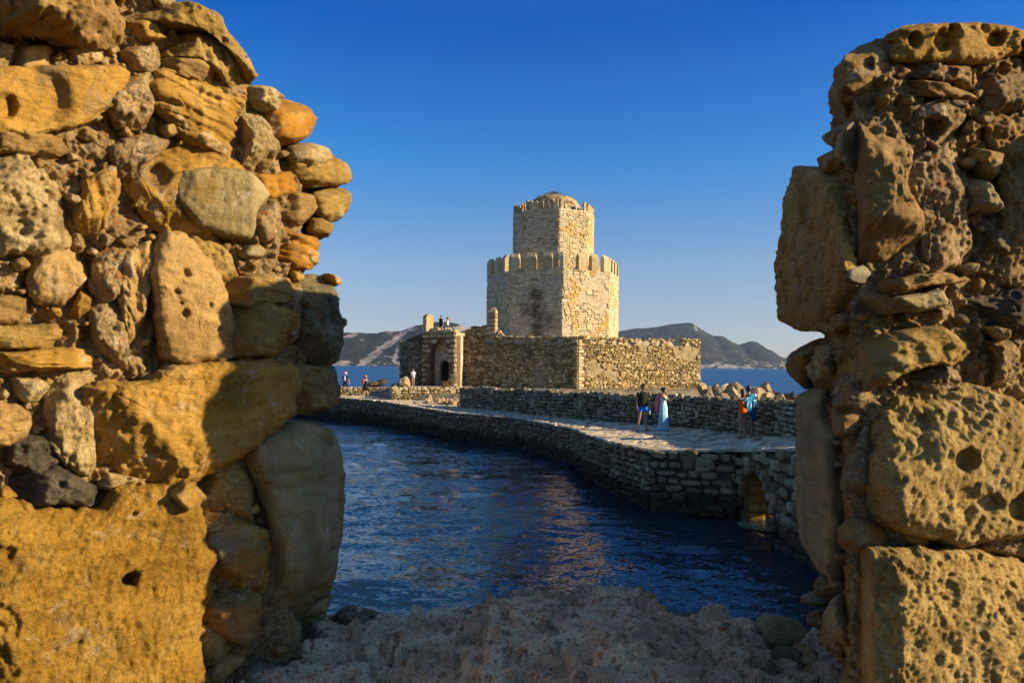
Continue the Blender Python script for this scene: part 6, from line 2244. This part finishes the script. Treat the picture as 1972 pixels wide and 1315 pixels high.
# ------------------------------------------------------------------ right broken wall end
right = empty('ruined_wall', (1.0, 1.7, 2.4))
tag(right, 'brown broken wall end on the right, under a flat pitted yellow capstone', 'wall', kind='thing')
R_EDGE = ([56, 62, 80, 130, 160, 215, 260, 300, 330, 400, 600, 640, 700, 750, 850, 1000, 1090, 1150, 1240, 1470],
          [1740, 1722, 1672, 1640, 1626, 1602, 1604, 1600, 1562, 1545, 1540, 1570, 1572, 1566, 1556, 1560, 1584, 1592, 1602, 1600])
adopt(wall_core(None, 'R', R_EDGE, 2600, 62, 1470, M['mortar'], 31), right)
RS = [
    ([(1718, 70), (1769, 53), (1867, 58), (1928, 62), (1985, 78), (2070, 88), (2070, 132), (1951, 104), (1871, 123), (1822, 127), (1720, 118), (1732, 91)], 'yellow', .06, 4, 'pitted', .02,
     dict(pits=[(1800, 90, 24, .03), (1893, 86, 20, .03), (1955, 98, 18, .03)])),
    ([(2060, 86), (2160, 96), (2240, 110), (2240, 150), (2060, 134)], 'yellow', .06, 4, 'pitted', .02, {}),
    ([(1660, 79), (1708, 58), (1735, 62), (1726, 117), (1687, 157), (1679, 176), (1655, 184), (1624, 245), (1586, 264), (1567, 258), (1582, 216), (1612, 159), (1622, 129)], 'brown', .07, 4, 'pitted', .015,
     dict(depth=.4, pits=[(1587, 226, 12, .025), (1640, 150, 14, .015), (1690, 120, 12, .015)])),
    ([(1565, 277), (1590, 257), (1639, 243), (1656, 220), (1649, 250), (1637, 275), (1590, 293)], 'grey', .05, 4, 'strata', .02, dict(depth=.3)),
    ([(1573, 308), (1590, 291), (1635, 273), (1645, 304), (1624, 331), (1582, 333)], 'brown', .05, 4, 'strata', .01, dict(depth=.3)),
    ([(1634, 240), (1652, 236), (1650, 330), (1636, 345), (1630, 300)], 'pale', .04, 3, 'rough', .025, {}),
    ([(1527, 323), (1563, 320), (1590, 333), (1634, 340), (1642, 420), (1657, 500), (1652, 560), (1610, 612), (1568, 638), (1520, 636), (1499, 620), (1495, 570), (1496, 500), (1507, 440), (1514, 380)], 'coarse', .08, 8, 'crumb', .01,
     dict(depth=.45, calm=.6, pits=[(1592, 445, 12, .02), (1575, 430, 8, .015), (1600, 500, 8, .012)])),
    ([(1637, 226), (1685, 211), (1746, 222), (1755, 258), (1740, 311), (1725, 372), (1759, 410), (1767, 460), (1747, 500), (1737, 527), (1690, 532), (1660, 502), (1645, 430), (1640, 330)], 'brown', .10, 3, 'smooth', .02, {}),
    ([(1756, 212), (1800, 200), (1860, 230), (1850, 262), (1800, 280), (1760, 262)], 'conglo', .05, 3, 'pebble', .0, dict(pits=[(1788, 250, 22, .05)])),
    ([(1856, 416), (1850, 365), (1871, 345), (1911, 372), (1912, 395), (1896, 420)], 'grey', .09, 3, 'rough', .02, {}),
    ([(1865, 290), (1895, 278), (1915, 310), (1905, 346), (1878, 340)], 'olive', .07, 3, 'rough', .01, {}),
    ([(1765, 310), (1830, 290), (1860, 340), (1850, 420), (1865, 480), (1820, 520), (1775, 500), (1770, 420), (1745, 370)], 'conglo', .04, 5, 'rough', .0, {}),
    ([(1719, 165), (1761, 158), (1852, 180), (1873, 195), (1814, 192), (1731, 184)], 'brown', .05, 4, 'strata', .01, {}),
    ([(1735, 128), (1830, 132), (1900, 140), (1895, 172), (1840, 170), (1760, 152)], 'conglo', .05, 3, 'pebble', .015, {}),
    ([(1880, 150), (1985, 150), (1985, 220), (1900, 215)], 'conglo', .05, 3, 'pebble', .0, {}),
    ([(1740, 190), (1830, 196), (1890, 205), (1880, 225), (1800, 210)], 'conglo', .05, 3, 'pebble', .01, {}),
    ([(1900, 240), (1990, 230), (2120, 260), (2130, 540), (1990, 560), (1910, 540), (1880, 500), (1920, 440), (1930, 370), (1912, 300)], 'brown', .05, 4, 'rough', -.03, dict(pits=[(1960, 330, 30, .02)])),
    ([(1890, 440), (1930, 445), (1935, 490), (1900, 500)], 'greydark', .05, 2.5, 'rough', .01, {}),
    ([(1636, 579), (1660, 568), (1696, 578), (1779, 562), (1817, 549), (1853, 547), (1857, 567), (1817, 584), (1760, 597), (1689, 603)], 'grey', .10, 4, 'strata', .02, {}),
    ([(1662, 544), (1760, 533), (1811, 526), (1841, 543), (1779, 551), (1708, 570), (1660, 570)], 'brown', .06, 3, 'pebble', .01, {}),
    ([(1643, 528), (1664, 511), (1679, 525), (1660, 546)], 'bluegrey', .06, 2.5, 'smooth', .03, {}),
    ([(1860, 560), (1990, 566), (2060, 590), (2050, 640), (1940, 640), (1880, 620)], 'dark', .05, 3, 'rough', -.02, {}),
    ([(1591, 723), (1604, 662), (1651, 644), (1708, 641), (1760, 628), (1855, 625), (1893, 643), (1905, 665), (1855, 702), (1747, 709), (1696, 734), (1651, 757), (1607, 754)], 'olive', .10, 4, 'strata', .02, {}),
    ([(1880, 640), (1930, 645), (1950, 700), (1935, 760), (1900, 740), (1905, 690)], 'conglo', .06, 3, 'pebble', .02, {}),
    ([(1880, 630), (1915, 634), (1930, 652), (1905, 656)], 'pale', .05, 3, 'rough', .05, {}),
    ([(1528, 652), (1565, 645), (1570, 659), (1559, 704), (1550, 746), (1533, 750), (1517, 723), (1525, 684)], 'brown', .07, 3, 'rough', .02, dict(depth=.4)),
    ([(1560, 657), (1593, 664), (1598, 700), (1592, 747), (1554, 747), (1558, 704)], 'pale', .04, 3, 'pebble', .01, dict(depth=.3)),
    ([(1560, 612), (1610, 596), (1640, 584), (1650, 620), (1600, 660), (1566, 650)], 'conglo', .05, 3, 'rough', .0, dict(depth=.3)),
    ([(1537, 758), (1549, 744), (1582, 751), (1589, 809), (1607, 850), (1614, 990), (1621, 1132), (1608, 1122), (1575, 1097), (1544, 1045), (1535, 940), (1536, 850)], 'grey', .07, 7, 'smooth', .02,
     dict(depth=.45, calm=.4, pits=[(1548, 785, 10, .02), (1552, 850, 7, .012), (1545, 905, 7, .012)])),
    ([(1590, 833), (1602, 787), (1664, 782), (1669, 809), (1659, 838), (1625, 846)], 'brown', .06, 4, 'smooth', .01, {}),
    ([(1620, 740), (1690, 735), (1700, 770), (1670, 790), (1615, 784)], 'conglo', .05, 3, 'rough', -.01, {}),
    ([(1640, 860), (1680, 820), (1682, 900), (1690, 970), (1650, 985), (1632, 930)], 'conglo', .05, 3, 'pebble', .0, {}),
    ([(1730, 710), (1790, 706), (1840, 720), (1880, 748), (1790, 756), (1750, 744)], 'conglo', .06, 3, 'pebble', .01, {}),
    ([(1681, 855), (1694, 800), (1716, 750), (1762, 756), (1855, 755), (1922, 782), (1985, 810), (2090, 850), (2090, 1000), (1972, 1011), (1915, 1018), (1826, 1029), (1762, 1018), (1710, 1004), (1682, 967), (1672, 900)], 'coarse', .12, 7, 'chisel', .03,
     dict(calm=.55, pits=[(1815, 880, 24, .035), (1822, 950, 30, .02), (1860, 958, 24, .018), (1920, 968, 30, .03), (1752, 812, 22, .012)])),
    ([(1714, 1013), (1762, 1029), (1785, 1044), (1778, 1054), (1741, 1050), (1718, 1029)], 'olive', .05, 3, 'smooth', .02, {}),
    ([(1790, 1040), (1860, 1028), (1960, 1024), (2090, 1020), (2090, 1090), (1960, 1070), (1880, 1052), (1810, 1054)], 'conglo', .06, 3, 'pebble', .01, {}),
    ([(1629, 1080), (1663, 1054), (1727, 1067), (1826, 1060), (1925, 1081), (1985, 1103), (2090, 1130), (2090, 1430), (1635, 1430), (1628, 1300), (1626, 1240), (1638, 1150)], 'coarse', .13, 8, 'crumb', .03, dict(calm=.55, pits=[(1876, 1165, 10, .012), (1850, 1290, 24, .012)])),
    ([(1622, 998), (1642, 990), (1684, 1005), (1718, 1034), (1702, 1050), (1649, 1057), (1629, 1041)], 'brown', .06, 3, 'rough', .01, {}),
    ([(1608, 1168), (1624, 1146), (1633, 1204), (1633, 1255), (1613, 1234)], 'pale', .05, 3, 'smooth', .02, dict(depth=.3)),
    ([(1565, 1112), (1578, 1096), (1612, 1115), (1615, 1145), (1577, 1156)], 'greydark', .05, 3, 'rough', .02, dict(depth=.3)),
    ([(1537, 1150), (1550, 1138), (1576, 1146), (1573, 1167), (1550, 1167)], 'bluegrey', .05, 2.5, 'rough', .02, dict(depth=.3)),
    ([(1551, 1179), (1575, 1160), (1594, 1204), (1578, 1220), (1555, 1206)], 'greydark', .05, 3, 'rough', .02, dict(depth=.3)),
    ([(1585, 1150), (1612, 1146), (1612, 1240), (1600, 1300), (1580, 1260)], 'conglo', .05, 3, 'rough', .0, dict(depth=.3)),
    ([(2060, 180), (2180, 160), (2260, 260), (2240, 420), (2100, 420), (2050, 300)], 'brown', .20, 5, 'rough', .03, {}),
]
for i, (poly, mt, H, n, kind, off, kw) in enumerate(RS):
    eg = min(q[0] for q in poly) < 1600
    if eg: poly = [(x + 13 * (x < 1620), y) for x, y in poly]; kw = dict(kw, soft=.5)
    adopt(px_stone(None, 'R', grow(poly, 1.0 if eg else 1.2), M[mt], H * .85, n + 2, kind, off - (.02 if eg else 0), seed=300 + i, **kw), right)

scatter_stones(right, 'R', RS, R_EDGE, 0, 1990, 36, 6000, ['olive', 'brown', 'coarse', 'grey', 'conglo', 'conglo', 'greydark'])

# ------------------------------------------------------------------ rubble ledge at the bottom of the breach
ledge = empty('rubble_ledge', (0.1, 2.0, 3.0))
tag(ledge, 'low shaded ledge of rubble and pebbly mortar between the two broken wall ends', 'ledge', kind='thing')


def ledge_z(X, Y):
    pxs = np.array([400, 560, 620, 640, 700, 740, 790, 800, 830, 930, 950, 1000, 1060, 1140, 1180, 1262, 1272, 1350, 1390, 1440, 1500, 1560, 1700])
    pys = np.array([1210, 1200, 1192, 1182, 1180, 1190, 1198, 1180, 1172, 1168, 1152, 1150, 1142, 1130, 1140, 1150, 1176, 1186, 1192, 1214, 1222, 1190, 1180])
    yc = 2.25
    px = 986 + X / yc * FPX
    crest = CAMZ + (HORIZ + 0.0087 * (px - 986) - np.interp(px, pxs, pys)) / FPX * yc
    back = smooth(2.22, 2.36, Y)
    front = np.clip(2.25 - Y, 0, 1)
    z = crest + .012 - 0.06 * front - 0.02 * np.abs(X) + .022 * np.exp(-((px - 1110) / 170) ** 2) * (1 - back)
    z = z - back * 0.25 - np.clip(Y - 2.3, 0, 9) * 3.2
    return z


gx = np.arange(-0.95, 1.25, 0.0052)
gy = np.concatenate([np.arange(1.30, 2.4, 0.0056), np.linspace(2.4, 3.0, 30)])
GX, GY = np.meshgrid(gx, gy)
Wl = np.stack([GX.ravel(), GY.ravel(), ledge_z(GX.ravel(), GY.ravel())], 1)
dz = 0.060 * fbm(Wl, 5, 3, 71) + 0.022 * fbm(Wl, 14, 3, 72, 0.5)
d1, i1 = worley(Wl + 0.02 * fbm(Wl, 12, 2, 5)[:, None], 17, 73)
dz += 0.030 * (i1 > 0.6) * np.clip(0.6 - d1, 0, 1)
d2, i2 = worley(Wl, 48, 75)
dz += 0.014 * (i2 > 0.35) * np.clip(0.65 - d2, 0, 1) + 0.004 * fbm(Wl, 70, 3, 76, 0.6)
dz *= 1 - 0.5 * smooth(2.3, 2.5, Wl[:, 1])
Wl[:, 2] += dz
# broken bedding: the rubble steps down in thin ragged ledges
sh = Wl[:, 2] + 0.10 * Wl[:, 1] + 0.03 * fbm(Wl * np.array([1, 1, 0]), 5, 4, 81) + 0.012 * fbm(Wl * np.array([1, 1, 0]), 24, 3, 82)
fr = sh / 0.045
fl = np.floor(fr)
q_ = 0.045 * (fl + smooth(.28, .62, fr - fl)) - sh
Wl[:, 2] += 0.92 * q_ * (Wl[:, 1] < 2.4) * smooth(-.4, .0, fbm(Wl, 4, 2, 83))
Wl[:, 2] += 0.008 * fbm(Wl, 45, 4, 84, .62) + 0.012 * fbm(Wl, 18, 4, 85, .55, True) - .02 * smooth(.25, .6, fbm(Wl, 11, 3, 86))
adopt(obj_np('rubble_bed', Wl, grid_faces(len(gy), len(gx)), M['sill'], None, True, origin=(0.1, 2.0, 3.2)), ledge)


def ledge_rock(px, py, w, h, dpt, mat, seed, kind='smooth', ang=0.0, lift=0.0, sq=3.0, flat=0.0):
    """A loose or bedded stone on the ledge: squashed rounded block centred on the photo pixel, sizes in photo pixels."""
    Y = 2.25 - (py - 1180) / 620.0
    c = P(px, py, Y)
    k = Y / FPX
    bm = bmesh.new()
    bmesh.ops.create_icosphere(bm, subdivisions=5, radius=1.0)
    v = np.array([x.co[:] for x in bm.verts])
    f = np.array([[q.index for q in fc.verts] for fc in bm.faces])
    bm.free()
    m = np.abs(v) ** sq
    v = v / (m.sum(1) ** (1 / sq))[:, None]
    rng = random.Random(seed)
    for _ in range(14):     # broken faces
        n = np.array([rng.gauss(0, 1), rng.gauss(0, 1), rng.gauss(0, 1)]); n /= np.linalg.norm(n)
        d = v @ n
        lim = rng.uniform(0.58, 0.92)
        v = v - np.clip(d - lim, 0, 9)[:, None] * n * 0.85
    v = v * np.array([w * k / 2, dpt / 2, h * k / 2])
    ca, sa = math.cos(ang), math.sin(ang)
    v = np.stack([v[:, 0] * ca - v[:, 2] * sa, v[:, 1], v[:, 0] * sa + v[:, 2] * ca], 1)
    nrm = v / np.linalg.norm(v, axis=1, keepdims=True)
    W = v + c
    v = v + nrm * (relief(kind, W, seed, 0) * 1.2 + 0.012 * fbm(W, 16, 5, seed + 3, .6) + .004 * fbm(W, 60, 3, seed + 4, .6, True))[:, None]
    o = obj_np('stone', v, f, M[mat], None, True)
    o.location = c + np.array([0, 0, lift])
    return adopt(o, ledge)


for i, a in enumerate([
    (655, 1262, 190, 150, .30, 'sill', 'pebble'), (700, 1196, 150, 60, .22, 'greydark', 'rough'), (862, 1192, 135, 60, .20, 'bluegrey', 'smooth'),
    (905, 1212, 110, 44, .16, 'bluegrey', 'smooth'), (918, 1296, 150, 90, .20, 'grey', 'sand'), (994, 1300, 34, 42, .06, 'terracotta', 'smooth'),
    (1040, 1172, 120, 44, .16, 'coarse', 'rough'), (1120, 1150, 60, 26, .10, 'sill', 'pebble'), (1200, 1164, 130, 44, .2, 'coarse', 'rough'),
    (1330, 1190, 120, 34, .16, 'greydark', 'smooth'), (1375, 1196, 80, 40, .12, 'sill', 'pebble'), (1238, 1216, 60, 34, .10, 'brown', 'rough'),
    (1108, 1178, 34, 22, .06, 'bluegrey', 'smooth'), (1044, 1170, 22, 20, .05, 'bluegrey', 'smooth'), (1110, 1244, 150, 60, .18, 'greydark', 'strata'),
    (1500, 1212, 110, 50, .2, 'grey', 'smooth'), (1470, 1270, 190, 70, .25, 'greydark', 'rough'), (1560, 1240, 90, 50, .15, 'sill', 'pebble'),
    (790, 1262, 110, 54, .14, 'coarse', 'rough'), (948, 1240, 60, 30, .08, 'bluegrey', 'smooth'), (1250, 1296, 100, 50, .14, 'coarse', 'pebble'),
    (1390, 1240, 60, 30, .1, 'coarse', 'rough'), (1085, 1300, 90, 54, .12, 'greydark', 'rough'), (740, 1306, 90, 50, .12, 'pale', 'rough'),
    (570, 1236, 80, 60, .12, 'pale', 'rough'), (598, 1200, 60, 60, .12, 'pale', 'rough'),
    (1010, 1200, 200, 40, .22, 'coarse', 'strata'), (1180, 1262, 240, 50, .26, 'pale', 'strata'), (860, 1248, 170, 44, .2, 'tall', 'strata'), (1330, 1256, 200, 56, .24, 'coarse', 'rough'),
    (1130, 1310, 210, 60, .2, 'tall', 'strata'), (1400, 1306, 160, 60, .2, 'pale', 'rough'), (1240, 1180, 110, 34, .16, 'coarse', 'strata'), (1540, 1290, 130, 70, .2, 'tall', 'rough'),
]):
    rr = random.Random(900 + i)
    ledge_rock(*a[:6], 500 + i, a[6], rr.uniform(-.15, .15), 0.006 if a[5] in ('coarse', 'pale', 'tall') else -0.012)
